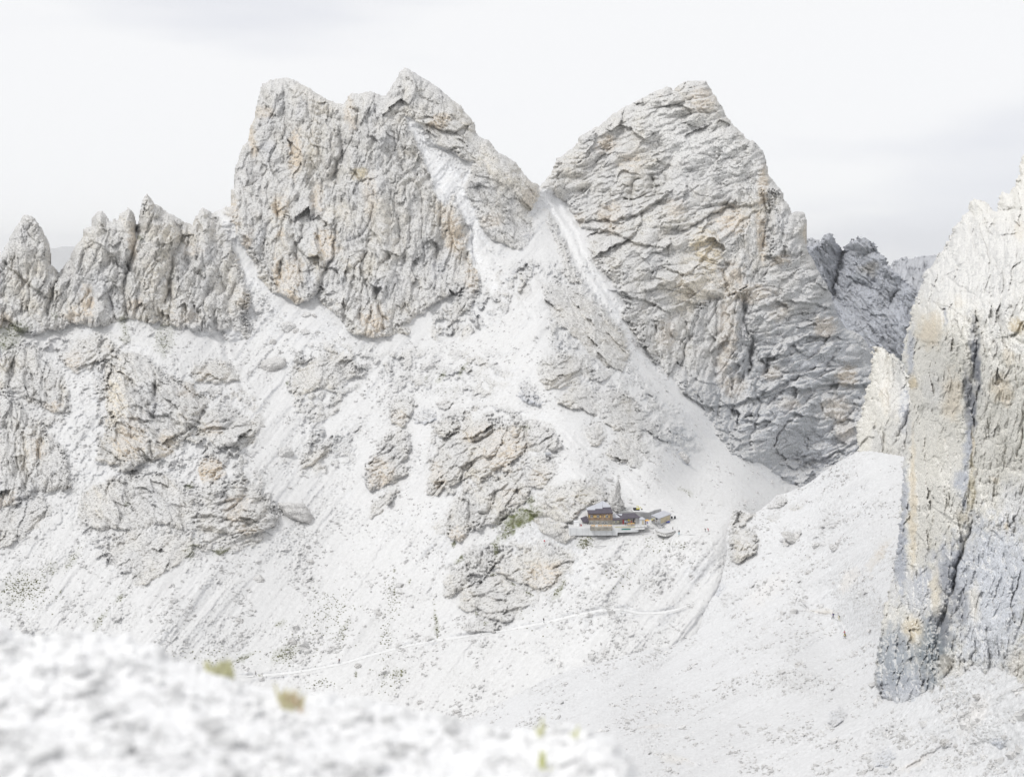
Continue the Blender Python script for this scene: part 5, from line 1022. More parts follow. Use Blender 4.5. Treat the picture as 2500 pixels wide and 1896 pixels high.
# --- terrace, parapet, retaining walls
terr = thing("terrace", (onY(640, 0, 436).x, 436, TZ), "long terrace platform with pale concrete retaining wall under the refuge", "terrace")
xa, xb, xc_ = onY(62, 0, 436).x, onY(880, 0, 436).x, onY(1400, 0, 436).x
MB().slab([(xa, 436, TZ), (xb, 436, TZ), (xc_, 438.5, TZ - .1), (xc_, 446, TZ - .1), (hx0, 446, TZ), (xa, 444, TZ)], .25).build("floor", m_gravel, terr)
MB().wallseg((xa, 435.7), (xb, 435.7), TZ - 2.6, TZ + .05, TZ + .05, .29).build("retaining_wall", m_pconc, terr)
MB().wallseg((xb, 435.7), (xb + 7.5, 436.9), TZ - 1.6, TZ + .05, TZ - .3, .29).build("retaining_wall", m_pconc, terr)
for k in range(8): MB().box(xa + .5 + 2.1 * k, xa + .56 + 2.1 * k, 435.62, 435.7, TZ - 2.6, TZ - .1).build("wall_joint", m_conc, terr)
par = thing("parapet", (onY(610, 0, 434).x, 434, TZ - 1.2), "rough stone parapet with planter front below the refuge house tables", "parapet wall")
x0, x1 = onY(425, 0, 434).x, onY(795, 0, 434).x
z0, z1 = onY(0, 1000, 434).z, onY(0, 940, 434).z
MB().box(x0, x1, 433.8, 434.3, z0, z1).build("wall", m_stonewall, par)
MB().box(x0, x0 + .35, 434.3, 435.69, z0, z1).build("end_wall", m_dark, par)
MB().box(x1 - .35, x1, 434.3, 435.69, z0, z1).build("end_wall", m_stonewall, par)
MB().box(x0 + .36, x1 - .36, 434.31, 435.68, z0, z0 + .5).build("floor", m_pconc, par)

def table(x, y, z, label, group="orange beer tables on the refuge terraces", L_=1.7):
    t = thing("beer_table", (x, y, z), label, "table", group)
    MB().box(x - L_ / 2, x + L_ / 2, y - .3, y + .3, z + .72, z + .77).build("table_top", m_orange, t)
    for s_ in (-1, 1):
        MB().box(x + s_ * L_ * .38 - .03, x + s_ * L_ * .38 + .03, y - .25, y + .25, z, z + .72).build("leg", m_metal, t)
    for s_ in (-1, 1):
        MB().box(x - L_ / 2, x + L_ / 2, y + s_ * .62 - .13, y + s_ * .62 + .13, z + .42, z + .46).box(x - L_ * .4, x - L_ * .4 + .05, y + s_ * .62 - .1, y + s_ * .62 + .1, z, z + .42).box(x + L_ * .4 - .05, x + L_ * .4, y + s_ * .62 - .1, y + s_ * .62 + .1, z, z + .42).build("bench", m_orange, t)
    return t
for i, (xx, nm) in enumerate(((470, "leftmost orange table behind the stone parapet"), (590, "second orange table from the left behind the stone parapet"), (675, "third orange table from the left behind the stone parapet"), (755, "rightmost orange table behind the stone parapet"))):
    table(onY(xx, 0, 436.6).x, 436.9, TZ, nm, L_=1.5)
table(onY(1085, 0, 440).x, 439.6, TZ, "left orange table in front of the low annex")
table(onY(1140, 0, 440).x, 440.4, TZ, "right orange table in front of the low annex", L_=1.3)
um = thing("parasol", (onY(1385, 0, 441).x, 441, TZ), "small orange parasol beside the pale hut", "parasol")
ux = onY(1385, 0, 441).x
MB().tube((ux, 441, TZ), (ux, 441, TZ + 1.9), .035).build("pole", m_metal, um)
MB().tube((ux, 441, TZ + 1.55), (ux, 441, TZ + 2.0), .95, 10, .05).build("canopy", m_orange, um)

# --- annex
p0, p1 = Vector((hx1 + .05, 441.0)), Vector((onY(1242, 0, 443.6).x, 443.6))
ann = thing("annex", ((p0.x + p1.x) / 2, 442.3, TZ), "long low annex with dark sloping roof and yellow window frames, right of the house", "house")
za, zb_ = onY(0, 822, 441).z, onY(0, 768, 443.6).z
MB().wallseg(p0, p1, TZ - .2, za, zb_, 4.5).build("wall", m_stonewall, ann)
dd = (p1 - p0).normalized(); nn_ = Vector((-dd.y, dd.x))
def an3(t, off, z): q = p0 + dd * t - nn_ * off; return Vector((q.x, q.y, z))
LA = (p1 - p0).length
MB().slab([an3(-.02, .5, za + .0), an3(LA + .3, .5, zb_ + .0), an3(LA + .2, -4.3, zb_ + .55), an3(-.02, -4.5, za + 1.25)], .18).build("roof", m_dark, ann)
MB().slab([an3(.0, -1.3, za + .42), an3(3.2, -1.1, za + .52), an3(2.6, -4.2, za + 1.25), an3(0, -4.3, za + 1.32)], .07).build("roof_panel", m_panel, ann)
MB().slab([an3(3.6, -2.9, za + .98), an3(4.3, -2.4, za + .9), an3(5.0, -3.9, za + 1.15), an3(3.2, -4.1, za + 1.25)], .06).build("roof_panel", m_panel, ann)
def annbox(nm, t0, t1, z0, z1, mat, proud=.06): return MB().slab([an3(t0, proud, z1), an3(t1, proud, z1), an3(t1, -.02, z1), an3(t0, -.02, z1)], z1 - z0).build(nm, mat, ann)
sc_px = LA / (1242 - 800.)
def at(x): return (x - 800) * sc_px
f = annbox("window", at(832), at(872), TZ + .75, TZ + 1.3, m_white)
for q in (at(836), at(855)):
    o = MB().slab([an3(q, .075, TZ + 1.24), an3(q + .28, .075, TZ + 1.24), an3(q + .28, 0, TZ + 1.24), an3(q, 0, TZ + 1.24)], .44).mesh("pane"); o = obj("pane", o, None, m_glass); o.parent = f; o.matrix_parent_inverse = Matrix.Identity(4)
for q0, q1 in ((812, 828), (876, 898), (1030, 1050), (1085, 1100)): annbox("shutter", at(q0), at(q1), TZ + .7, TZ + 1.4, m_pyel)
annbox("door", at(965), at(985), TZ, TZ + 1.65, m_red)
annbox("window", at(1055), at(1080), TZ + 1.0, TZ + 1.6, m_yel)
annbox("door", at(1145), at(1170), TZ, TZ + 1.85, m_glass)
annbox("wall_boards", at(1185), at(1240), TZ, TZ + 2.0, m_conc, .04)
# railing
rl = thing("railing", (onY(1000, 0, 437).x, 437, TZ), "metal railing along the front of the refuge terrace", "railing")
b = MB(); xs_ = [onY(800 + 60 * k, 0, 437).x for k in range(10)]
for k, xx in enumerate(xs_): MB().box(xx - .03, xx + .03, 436.3 + .1 * k, 436.36 + .1 * k, TZ - .1, TZ + .95).build("post", m_metal, rl)
MB().wallseg((xs_[0], 436.3), (xs_[-1], 437.2), TZ + .92, TZ + .98, TZ + .98, .05).build("top_rail", m_metal, rl)
MB().wallseg((xs_[0], 436.3), (xs_[-1], 437.2), TZ + .48, TZ + .52, TZ + .52, .04).build("middle_rail", m_metal, rl)
x0, x1 = onY(835, 0, 436).x, onY(1180, 0, 436).x
yw = MB().wallseg((x0, 436.1), (x1, 436.75), TZ, TZ + .42, TZ + .42, .1).build("low_wall", m_pyel); tag(yw, "low pale yellow board wall behind the terrace railing", "low wall")
x0, x1 = onY(950, 0, 435.5).x, onY(1105, 0, 435.5).x
gb = MB().wallseg((x0, 435.3), (x1, 435.5), TZ - .55, TZ - .15, TZ - .15, .06).build("banner", m_green); tag(gb, "dark green sheet hung on the terrace front below the railing", "banner")
for k, (q0, q1) in enumerate(((1190, 1345), (1190, 1345))):
    x0, x1 = onY(q0, 0, 436.5).x, onY(q1, 0, 436.5).x
    st_ = MB().wallseg((x0, 436.4 + k * 1.6), (x1, 437 + k * 1.6), TZ - .7 + k * .4, TZ - .25 + k * .4, TZ - .25 + k * .4, .3).build("step", m_white)
    tag(st_, ["lower long white step on the right of the terrace", "upper long white step on the right of the terrace"][k], "step", "long white steps at the terrace end")
# pale hut
hc = onY(1298, 880, 442.5)
hut = thing("hut", (hc.x, 442.5, TZ), "pale grey hut with a hipped roof between annex and retaining wall", "hut")
MB().box(hc.x - .95, hc.x + .85, 441.6, 443.8, TZ - .2, TZ + 1.75).build("wall", m_pconc, hut)
MB().face_loop([(hc.x - .3, 442.3, TZ + 2.35), (hc.x + .2, 442.3, TZ + 2.35), (hc.x + .2, 443, TZ + 2.35), (hc.x - .3, 443, TZ + 2.35)], [(hc.x - 1.1, 441.4, TZ + 1.76), (hc.x + 1.0, 441.4, TZ + 1.76), (hc.x + 1.0, 444, TZ + 1.76), (hc.x - 1.1, 444, TZ + 1.76)]).build("roof", m_panel, hut)
MB().box(hc.x - .1, hc.x + .45, 441.56, 441.6, TZ, TZ + 1.4).build("door", m_plaster, hut)
# rear retaining wall
rw = thing("retaining_wall", (onY(1300, 0, 450).x, 450, TZ), "grey concrete retaining wall with buttresses behind the annex and hut", "wall")
pts = [(905, 682, 447.5), (1270, 682, 449.5), (1420, 694, 451), (1510, 655, 453.5), (1622, 632, 458)]
tp = [onY(*p) for p in pts]
for i in range(4): MB().wallseg(tp[i].xy, tp[i + 1].xy, TZ - .8, tp[i].z, tp[i + 1].z, .35).build("wall_panel", m_conc, rw)
for k in range(7):
    q = tp[1].lerp(tp[2], (k + .5) / 7); MB().box(q.x - .1, q.x + .1, q.y - .35, q.y - .01, TZ - .8, q.z - .05).build("buttress", m_conc, rw)
for k in range(3):
    q = tp[3].lerp(tp[4], (k + .8) / 3.0); MB().box(q.x - .07, q.x + .07, q.y - .22, q.y - .01, TZ - .8, q.z + .12).build("buttress", m_conc, rw)
# right building
ra, rb_, rc_, rd_ = Vector((50.3, 447.5)), Vector((52.6, 442.0)), Vector((58.2, 450.3)), Vector((55.9, 455.8))
RZ = -94.45
bld = thing("workshop", (54, 448, TZ), "flat-roofed grey building with pale metal roof at the right end of the refuge", "building")
cen = (ra + rb_ + rc_ + rd_) / 4
ins = [cen + (p - cen) * .93 for p in (ra, rb_, rc_, rd_)]
MB().face_loop([(p.x, p.y, RZ - .15) for p in ins], [(p.x, p.y, TZ - .8) for p in ins]).build("wall", m_conc, bld)
MB().slab([(p.x, p.y, RZ) for p in (ra, rb_, rc_, rd_)], .14).build("roof", m_panel, bld)
d1 = (ins[2] - ins[1]); n1v = Vector((d1.y, -d1.x)).normalized()
q0, q1 = ins[1] + d1 * .12 + n1v * .05, ins[1] + d1 * .9 + n1v * .05
MB().wallseg(q0, q1, TZ - .1, RZ - .35, RZ - .35, .04).build("garage_door", m_plaster, bld)
d2 = (ins[1] - ins[0]); n2v = Vector((d2.y, -d2.x)).normalized()
q0, q1 = ins[0] + d2 * .55 + n2v * .05, ins[0] + d2 * .78 + n2v * .05
MB().wallseg(q0, q1, RZ - .9, RZ - .4, RZ - .4, .04).build("window", m_glass, bld)
q0, q1 = ins[0] + d2 * .25 + n2v * .05, ins[0] + d2 * .42 + n2v * .05
MB().wallseg(q0, q1, TZ, RZ - .5, RZ - .5, .04).build("door", m_pyel, bld)
# kerb stones by the building
for k, (a, c, nm) in enumerate((((1555, 905), (1630, 930), "thin stone kerb left of the workshop forecourt"), ((1630, 932), (1680, 905), "thin stone kerb in front of the workshop forecourt"))):
    A0, C0 = pz(*e_(*a), TZ - .35), pz(*e_(*c), TZ - .35)
    tag(MB().wallseg(A0.xy, C0.xy, TZ - 1.1, TZ - .3, TZ - .3, .15).build("kerb", m_conc), nm, "kerb", "kerbs by the workshop")
# round gravel platform
ring = [pz(*e_(*p), -97.35) for p in ((1522, 975), (1545, 1012), (1620, 1035), (1700, 1050), (1780, 1035), (1850, 1005), (1855, 985), (1760, 968), (1640, 962))]
plat = thing("platform", (sum(p.x for p in ring) / 9, sum(p.y for p in ring) / 9, -97.4), "round gravel platform edged by a low dry-stone wall in front of the refuge", "platform")
MB().slab([(p.x, p.y, p.z) for p in ring], .3).build("floor", m_gravel, plat)
b = MB()
for i in range(5): b.wallseg(ring[i].xy, ring[i + 1].xy, -98.4, -97.25, -97.25, .22)
b.build("edge_wall", flat_mat("dry_stone", (.55, .545, .53), var=.35, scale=3), plat)

# --- small gear
dg = onY(1215, 655, 452.5); gx, gy, gz = dg.x, dg.y, dg.z
dig = thing("digger", (gx, gy, gz), "small yellow digger parked on the gravel above the retaining wall", "digger")
MB().box(gx - 1.5, gx - .4, gy - .5, gy + .5, gz + .25, gz + .85).build("engine", m_black, dig)
for s_ in (-1, 1): MB().box(gx - 1.4, gx + .8, gy + s_ * .6 - .15, gy + s_ * .6 + .15, gz, gz + .38).build("track", m_black, dig)
MB().box(gx - .5, gx + .9, gy - .45, gy + .45, gz + .3, gz + .62).build("chassis", m_yel, dig)
MB().tube((gx - .3, gy - .4, gz + .6), (gx - .1, gy - .4, gz + 1.6), .06).tube((gx + .5, gy - .4, gz + .6), (gx + .35, gy - .4, gz + 1.6), .06).tube((gx - .1, gy - .4, gz + 1.6), (gx + .35, gy - .4, gz + 1.6), .06).tube((gx - .1, gy + .4, gz + .6), (gx - .1, gy + .4, gz + 1.6), .06).tube((gx + .35, gy + .4, gz + .6), (gx + .35, gy + .4, gz + 1.6), .06).tube((gx - .1, gy - .4, gz + 1.58), (gx - .1, gy + .4, gz + 1.58), .06).tube((gx + .35, gy - .4, gz + 1.58), (gx + .35, gy + .4, gz + 1.58), .06).build("roll_cage", m_yel, dig)
MB().tube((gx + .7, gy, gz + .5), (gx + 1.1, gy, gz + 1.2), .1).tube((gx + 1.1, gy, gz + 1.2), (gx + 1.6, gy, gz + .5), .08).build("arm", m_yel, dig)
MB().box(gx + 1.45, gx + 1.95, gy - .25, gy + .25, gz + .15, gz + .5).build("bucket", m_black, dig)

def lump(name, c, r, mat, label, cat, seed, squash=(1, 1, 1), parent=None, tilt=0, sub=3, jag=.28):
    bm = bmesh.new(); bmesh.ops.create_icosphere(bm, subdivisions=sub, radius=1)
    rr = random.Random(seed); planes = [(Vector((rr.gauss(0, 1), rr.gauss(0, 1), rr.gauss(0, 1))).normalized(), rr.uniform(.55, .9)) for _ in range(9)]
    for v in bm.verts:
        p = v.co.copy()
        for n_, d_ in planes:
            k = p.dot(n_) - d_
            if k > 0: p -= n_ * k * .95
        v.co = p * (1 + jag * .3 * math.sin(p.x * 9 + seed) * math.cos(p.y * 7 + p.z * 8) + rr.uniform(-.03, .03))
    M = Matrix.Rotation(tilt, 4, 'Y') @ Matrix.Diagonal((r * squash[0], r * squash[1], r * squash[2], 1))
    bm.transform(M)
    me = bpy.data.meshes.new(name); bm.to_mesh(me); bm.free(); me.materials.append(mat)
    o = bpy.data.objects.new(name, me); col.objects.link(o); o.location = c
    if label: tag(o, label, cat)
    return o
q = pz(*e_(1735, 862), TZ - .3); lump("tarpaulin", q + Vector((0, 0, .2)), .8, m_blue, "crumpled blue tarpaulin bundle on the ground before the workshop", "tarpaulin", 4, (1, .6, .45))
q = pz(*e_(1788, 800), TZ - .3); lump("machinery_heap", q + Vector((0, 0, .45)), .65, m_black, "dark machinery heap at the right corner of the workshop", "machinery", 9, (.9, .7, .9))  # dark heap of equipment, modelled as one lump
q = pz(*e_(1851, 803), TZ - .3)
bn = thing("bin", q, "black waste bin standing alone right of the workshop", "bin")
MB().box(q.x - .3, q.x + .3, q.y - .3, q.y + .3, q.z, q.z + 1.0).build("body", m_black, bn)
MB().box(q.x - .33, q.x + .33, q.y - .33, q.y + .33, q.z + 1.0, q.z + 1.12).build("lid", m_metal, bn)

def gp(px, py, gz=None, off=0.0):
    return P3(px, py, surf(gz or GZ, px, py) - off)
# signpost by the platform
q = gp(1653.3, 1296.5, off=.5)
sp = thing("signpost", q, "thin signpost beside the round platform", "signpost")
MB().tube(q, q + Vector((0, 0, 1.9)), .05).build("post", m_metal, sp)
MB().box(q.x - .25, q.x + .25, q.y - .07, q.y - .04, q.z + 1.5, q.z + 1.7).build("sign_board", m_white, sp)
# tank on the spur
q = gp(1338, 1114, off=1.2)
tk = thing("water_tank", q, "silver cylindrical tank on short legs, alone on the rocky spur above the refuge", "tank")
MB().tube(q + Vector((-1.1, 0, 1.05)), q + Vector((1.1, 0, 1.05)), .72, 16).build("barrel", m_metal, tk)
for k in (-.6, .1, .75): MB().box(q.x + k - .09, q.x + k + .09, q.y - .4, q.y + .4, q.z - .3, q.z + .5).build("leg", m_black, tk)
q = gp(1329, 1324, off=.6)
mk_ = MB().tube(q, q + Vector((0, 0, .8)), .05).box(q.x - .3, q.x + .3, q.y - .05, q.y + .02, q.z + .5, q.z + .95).build("trail_marker", m_red); tag(mk_, "tiny red trail marker on the pale slope left of the refuge", "marker")
# pipe on the slope under the terrace
q0, q1 = gp(1452, 1333, off=.4), gp(1480, 1332, off=.4)
tag(MB().tube(q0, q1, .12).build("pipe", m_conc), "short grey pipe lying on the scree below the terrace", "pipe")

# --- people
SKIN = flat_mat("skin", (.55, .36, .27), .6, .05)
def skin_mesh(name, verts, edges, radii, sub=1):
    me = bpy.data.meshes.new(name + "_cage"); me.from_pydata(verts, edges, []); me.update()
    o = bpy.data.objects.new(name + "_cage", me); col.objects.link(o)
    md = o.modifiers.new("s", 'SKIN')
    for i, r in enumerate(radii):
        r = r if isinstance(r, tuple) else (r, r); o.data.skin_vertices[0].data[i].radius = r
    o.data.skin_vertices[0].data[0].use_root = True
    s2 = o.modifiers.new("d", 'SUBSURF'); s2.levels = sub; s2.render_levels = sub
    dg_ = bpy.context.evaluated_depsgraph_get()
    m2 = bpy.data.meshes.new_from_object(o.evaluated_get(dg_)); m2.name = name
    bpy.data.objects.remove(o); bpy.data.meshes.remove(me)
    m2.polygons.foreach_set("use_smooth", [True] * len(m2.polygons)); m2.materials.clear()
    return m2
def make_pose(kind):
    """figure 1.75 m tall, facing -x; returns part meshes"""
    lean_ = {'walk': .10, 'stand': .0, 'bend': .42}[kind]
    hip = Vector((0, 0, .93)); ch = Vector((-.28 * lean_ * 1.2, 0, 1.28)); sh = Vector((-.52 * lean_ * 1.5, 0, 1.43 - .25 * lean_)); nk = sh + Vector((-.02 - .1 * lean_, 0, .08)); hd = nk + Vector((-.03 - .08 * lean_, 0, .13)); tp_ = hd + Vector((0, 0, .09))
    st = {'walk': .30, 'stand': .04, 'bend': .12}[kind]
    L = {}
    tv = [hip]; te = []; tr = [(.16, .12)]
    bv, be, br = [], [], []
    for s_, d in ((1, -st), (-1, st)):
        kx = d * .45 - .05; k_ = Vector((kx, s_ * .10, .50)); an_ = Vector((d, s_ * .10, .10)); th = Vector((0, s_ * .09, .86))
        i = len(tv); tv += [th, k_, an_]; te += [(0, i), (i, i + 1), (i + 1, i + 2)]; tr += [.10, .072, .055]
    trousers = skin_mesh("trousers", tv, te, tr)
    shoes = [MB().box(d - .19, d + .08, s_ * .10 - .05, s_ * .10 + .05, 0, .10) for s_, d in ((1, -st), (-1, st))]
    jv = [hip + Vector((0, 0, .02)), ch, sh]; je = [(0, 1), (1, 2)]; jr = [(.155, .12), (.17, .13), (.12, .10)]
    hands = []
    for s_, d in ((1, st), (-1, -st)):
        shp = sh + Vector((0, s_ * .19, -.02)); el = shp + Vector((-.05 - d * .35, s_ * .05, -.28)); wr = el + Vector((-.16 - d * .2, 0, -.18))
        i = len(jv); jv += [shp, el, wr]; je += [(2, i), (i, i + 1), (i + 1, i + 2)]; jr += [.065, .048, .038]; hands.append((wr, s_))
    jacket = skin_mesh("jacket", jv, je, jr)
    # body: head with a face, neck, hands with fingers
    bv = [ch, nk, hd + Vector((0, 0, -.03)), hd + Vector((0, 0, .06))]; be = [(0, 1), (1, 2), (2, 3)]; br = [.06, .055, (.085, .075), (.085, .075)]
    i = len(bv); bv.append(hd + Vector((-.105, 0, 0))); be.append((2, i)); br.append(.018)           # nose
    for s_ in (1, -1):
        i = len(bv); bv.append(hd + Vector((.0, s_ * .095, .0))); be.append((2, i)); br.append(.02)   # ears
    for wr, s_ in hands:
        i = len(bv); pm = wr + Vector((-.05, 0, -.05)); bv += [wr + Vector((.06, 0, .07)), wr, pm]; be += [(0, i), (i, i + 1), (i + 1, i + 2)]; br += [.03, .028, (.04, .018)]
        for k, ln in enumerate((.07, .08, .075, .06)):
            j = len(bv); bv.append(pm + Vector((-.03 - ln * .6, (k - 1.5) * .022, -ln * .6))); be.append((i + 2, j)); br.append(.009)
        j = len(bv); bv.append(wr + Vector((-.07, -s_ * .05, -.01))); be.append((i + 1, j)); br.append(.011)
    body = skin_mesh("person", bv, be, br)
    hair = MB(); bm = bmesh.new(); bmesh.ops.create_icosphere(bm, subdivisions=2, radius=1, matrix=Matrix.Translation(hd + Vector((.015, 0, .05))) @ Matrix.Diagonal((.105, .095, .10, 1)))
    hm = bpy.data.meshes.new("hair"); bm.to_mesh(hm); bm.free()
    pack_c = (ch + sh) / 2 + Vector((.22, 0, -.03))
    bm = bmesh.new(); bmesh.ops.create_cube(bm, size=1, matrix=Matrix.Translation(pack_c) @ Matrix.Rotation(-lean_ * .9, 4, 'Y') @ Matrix.Diagonal((.24, .32, .50, 1)))
    bmesh.ops.bevel(bm, geom=bm.edges[:], offset=.07, segments=2, affect='EDGES')
    pk = bpy.data.meshes.new("backpack"); bm.to_mesh(pk); bm.free()
    return dict(person=body, trousers=trousers, shoe=shoes[0].mesh("shoe"), shoe2=shoes[1].mesh("shoe"), jacket=jacket, hair=hm, backpack=pk)
POSE = {k: make_pose(k) for k in ('walk', 'stand', 'bend')}
CM = {}
def cmat(c):
    if c not in CM: CM[c] = flat_mat("cloth_%d" % len(CM), c, .85, .08, 6)
    return CM[c]
def person(loc, face, h, kind, jacket, trousers, pack, label, group=None, hair=(.06, .04, .03)):
    ms = POSE[kind]
    root = bpy.data.objects.new("person", ms['person']); col.objects.link(root)
    root.location = loc; root.rotation_euler = (0, 0, face); k = h / 1.75; root.scale = (k, k, k)
    tag(root, label, "person", group)
    if not ms['person'].materials: ms['person'].materials.append(SKIN)
    for nm, c in (("trousers", trousers), ("shoe", (.04, .035, .03)), ("shoe2", (.04, .035, .03)), ("jacket", jacket), ("hair", hair), ("backpack", pack)):
        if c is None: continue
        me = ms[nm]
        if not me.materials: me.materials.append(cmat((.5, .5, .5)))
        o = bpy.data.objects.new(nm.rstrip("2"), me); col.objects.link(o); o.parent = root
        o.material_slots[0].link = 'OBJECT'; o.material_slots[0].material = cmat(c)
    return root
BK, NV = (.025, .025, .03), (.03, .035, .07)
trail = "hikers on the trails"
person(gp(828, 1619, off=1.0), 0, 1.8, 'walk', (.05, .04, .06), NV, (.12, .015, .03), "hiker in dark clothes with a dark red backpack on the long trail", trail)
person(gp(624.6, 1648.5, off=1.0), 0, 1.6, 'walk', BK, BK, None, "black-clad hiker at the lower left end of the long trail, by a green clump", trail)
person(gp(1327.7, 1519, off=1.0), 3.1, 1.6, 'stand', BK, BK, BK, "black-clad hiker on the long trail below the rocks", trail)
person(gp(2034, 1510, GZ2, .5), 0, 1.75, 'walk', (.07, .09, .30), BK, BK, "hiker in a blue jacket with a black backpack, first of the group under the cliff", trail)
person(gp(2048.5, 1515, GZ2, .5), 0, 1.65, 'walk', (.62, .62, .42), (.45, .45, .30), BK, "hiker in pale yellow clothes with a black backpack, second of the group under the cliff", trail)
person(gp(2063, 1558, GZ2, .5), .3, 1.4, 'walk', (.50, .42, .05), BK, BK, "hiker with a yellow jacket and black backpack, lowest of the group under the cliff", trail)
person(gp(2062.6, 1552, GZ2, .5), .3, 1.6, 'walk', (.38, .03, .07), BK, None, "hiker in a crimson top just behind the one in yellow under the cliff", trail)
person(gp(1642.8, 1294.5, off=.6), .4, 1.45, 'stand', BK, BK, None, "person in black standing on the round platform")
person(gp(1657.8, 1305, off=.6), 1.2, 1.75, 'stand', (.04, .04, .06), (.02, .28, .36), BK, "person with teal trousers and dark jacket beside the signpost")
person(gp(1722.5, 1297, off=.6), .2, 1.25, 'bend', BK, (.15, .16, .15), BK, "person in black bending forward on the pass path")
person(gp(1729.5, 1296.5, off=.6), .2, 1.35, 'bend', (.48, .05, .08), (.40, .05, .08), None, "person in red bending forward on the pass path")
tg = "guests around the refuge"
def tper(x, y, h, kind, j, t, pk, label, face=1.5, yy=None):
    q = pz(*e_(x, y), TZ); person(Vector((q.x, q.y, TZ)), face, h, kind, j, t, pk, label, tg)
tper(1015, 905, 1.7, 'stand', (.45, .60, .75), BK, None, "guest in a light blue shirt in front of the annex door")
tper(1045, 903, 1.35, 'stand', (.18, .25, .60), NV, None, "guest in a bright blue top left of the annex tables")
tper(1115, 893, 1.5, 'bend', (.50, .03, .08), BK, None, "guest in a red top leaning over the annex tables")
tper(1178, 893, 1.6, 'stand', (.45, .45, .42), (.1, .12, .1), None, "guest in a grey top right of the annex tables")
tper(1340, 890, 1.6, 'stand', (.20, .02, .04), BK, BK, "guest in a maroon jacket, left of two beside the hut", 2.2)
tper(1362, 892, 1.7, 'stand', (.26, .03, .05), (.12, .03, .05), None, "guest in dark red clothes under the orange parasol", .8)
tper(1388, 922, 1.7, 'walk', (.10, .14, .50), (.55, .58, .66), (.05, .06, .2), "guest in blue walking off the terrace steps")
tper(1466, 872, 1.75, 'stand', (.66, .64, .12), BK, None, "guest in a yellow top by the workshop wall")
tper(1497, 880, 1.7, 'stand', BK, BK, BK, "guest in black, left of the pair before the workshop window")
tper(1525, 884, 1.65, 'bend', (.05, .05, .06), (.6, .6, .62), None, "guest in black with white trousers before the workshop window", 2.6)
for k, (x, y, nm) in enumerate(((1480, 898, "left bicycle parked by the workshop wall"), (1550, 896, "right bicycle parked at the workshop corner"))):
    q = pz(*e_(x, y), TZ - .2); bk_ = thing("bicycle", q, nm, "bicycle", "bicycles at the workshop")
    for s_ in (-1, 1):
        ring_ = MB(); n_ = 14
        for i in range(n_):
            a0, a1 = 2 * math.pi * i / n_, 2 * math.pi * (i + 1) / n_
            ring_.tube((q.x + s_ * .5 + .33 * math.cos(a0), q.y, q.z + .34 + .33 * math.sin(a0)), (q.x + s_ * .5 + .33 * math.cos(a1), q.y, q.z + .34 + .33 * math.sin(a1)), .03, 5)
        ring_.build("wheel", m_black, bk_)
    X_, Y_, Z_ = q
    MB().tube((X_ - .5, Y_, Z_ + .34), (X_ - .15, Y_, Z_ + .85), .025, 5).tube((X_ - .15, Y_, Z_ + .85), (X_ + .4, Y_, Z_ + .85), .025, 5).tube((X_ + .4, Y_, Z_ + .95), (X_ + .5, Y_, Z_ + .34), .025, 5).tube((X_ - .5, Y_, Z_ + .34), (X_ + .02, Y_, Z_ + .3), .025, 5).tube((X_ + .02, Y_, Z_ + .3), (X_ + .4, Y_, Z_ + .82), .025, 5).build("frame", m_metal, bk_)
    MB().box(X_ - .3, X_ - .05, Y_ - .06, Y_ + .06, Z_ + .88, Z_ + .93).build("saddle", m_black, bk_)
    MB().tube((X_ + .38, Y_ - .28, Z_ + 1.0), (X_ + .38, Y_ + .28, Z_ + 1.0), .02, 5).build("handlebar", m_metal, bk_)

# --- boulders one can point to
m_b1 = rock_material("boulder_rock", 1.6, 0.8, 0.6, dust=.35, speck=.6, dust_col=(.66, .655, .65))
def attr_white(o, c):
    at_ = o.data.attributes.new("Col", 'FLOAT_COLOR', 'POINT'); at_.data.foreach_set("color", np.tile(np.array([*c, 1.0], np.float32), len(o.data.vertices)))
BLD = [(667, 894, 60, 46, .35, "largest grey block alone in the scree gully left of the massif foot"), (694, 1109, 42, 34, -.2, "pale faceted block on the left scree, right of the layered outcrops"), (722, 1250, 96, 50, -.5, "long tilted slab at the lower right edge of the left outcrop band"),
       (704, 800, 42, 26, .1, "dark rounded boulder under the pale cone between the buttresses"), (748, 769, 24, 12, 0, "flat boulder near the top of the pale cone"), (723, 809, 16, 13, .3, "small boulder touching the dark rounded one"), (746, 811, 26, 15, 0, "pale broad boulder right of the dark rounded one"),
       (666, 835, 18, 13, -.3, "angular boulder left below the dark rounded one"), (777, 811, 14, 9, 0, "small flat boulder right of the pale cone"), (767, 771, 15, 8, -.4, "narrow boulder beside the flat one near the cone top"),
       (1046, 898, 34, 22, .2, "pale boulder on the scree below the massif, beside green strips"), (1084, 985, 30, 15, 0, "flat-topped boulder above the central outcrops"), (1668, 1119, 30, 28, .6, "lone grey boulder on the scree above the pass"),
       (586, 1517, 24, 14, -.4, "grey boulder low on the left scree above the trail"), (630, 1413, 30, 18, -.4, "grey slab boulder in the middle of the left scree"), (744, 1419, 15, 10, 0, "small pale boulder right of the grey slab boulder"), (716, 1566, 24, 16, -.5, "rounded boulder inside the shrub patch above the trail"),
       (926, 1499, 16, 13, -.3, "grey boulder in the middle of the bright scree fan"), (873, 1627, 20, 15, -.2, "boulder just below the trail beside the red-pack hiker"), (1028, 1716, 22, 12, -.3, "boulder on the eroded bank below the trail"), (1117, 1739, 15, 13, -.4, "boulder at the gully foot above the blurred ridge"),
       (757, 1370, 24, 10, -.3, "low boulder pair on the left scree fan"), (560, 1080, 24, 16, .1, "square boulder right of the tan outcrop"), (640, 1040, 16, 9, 0, "flat boulder on the left gully floor")]
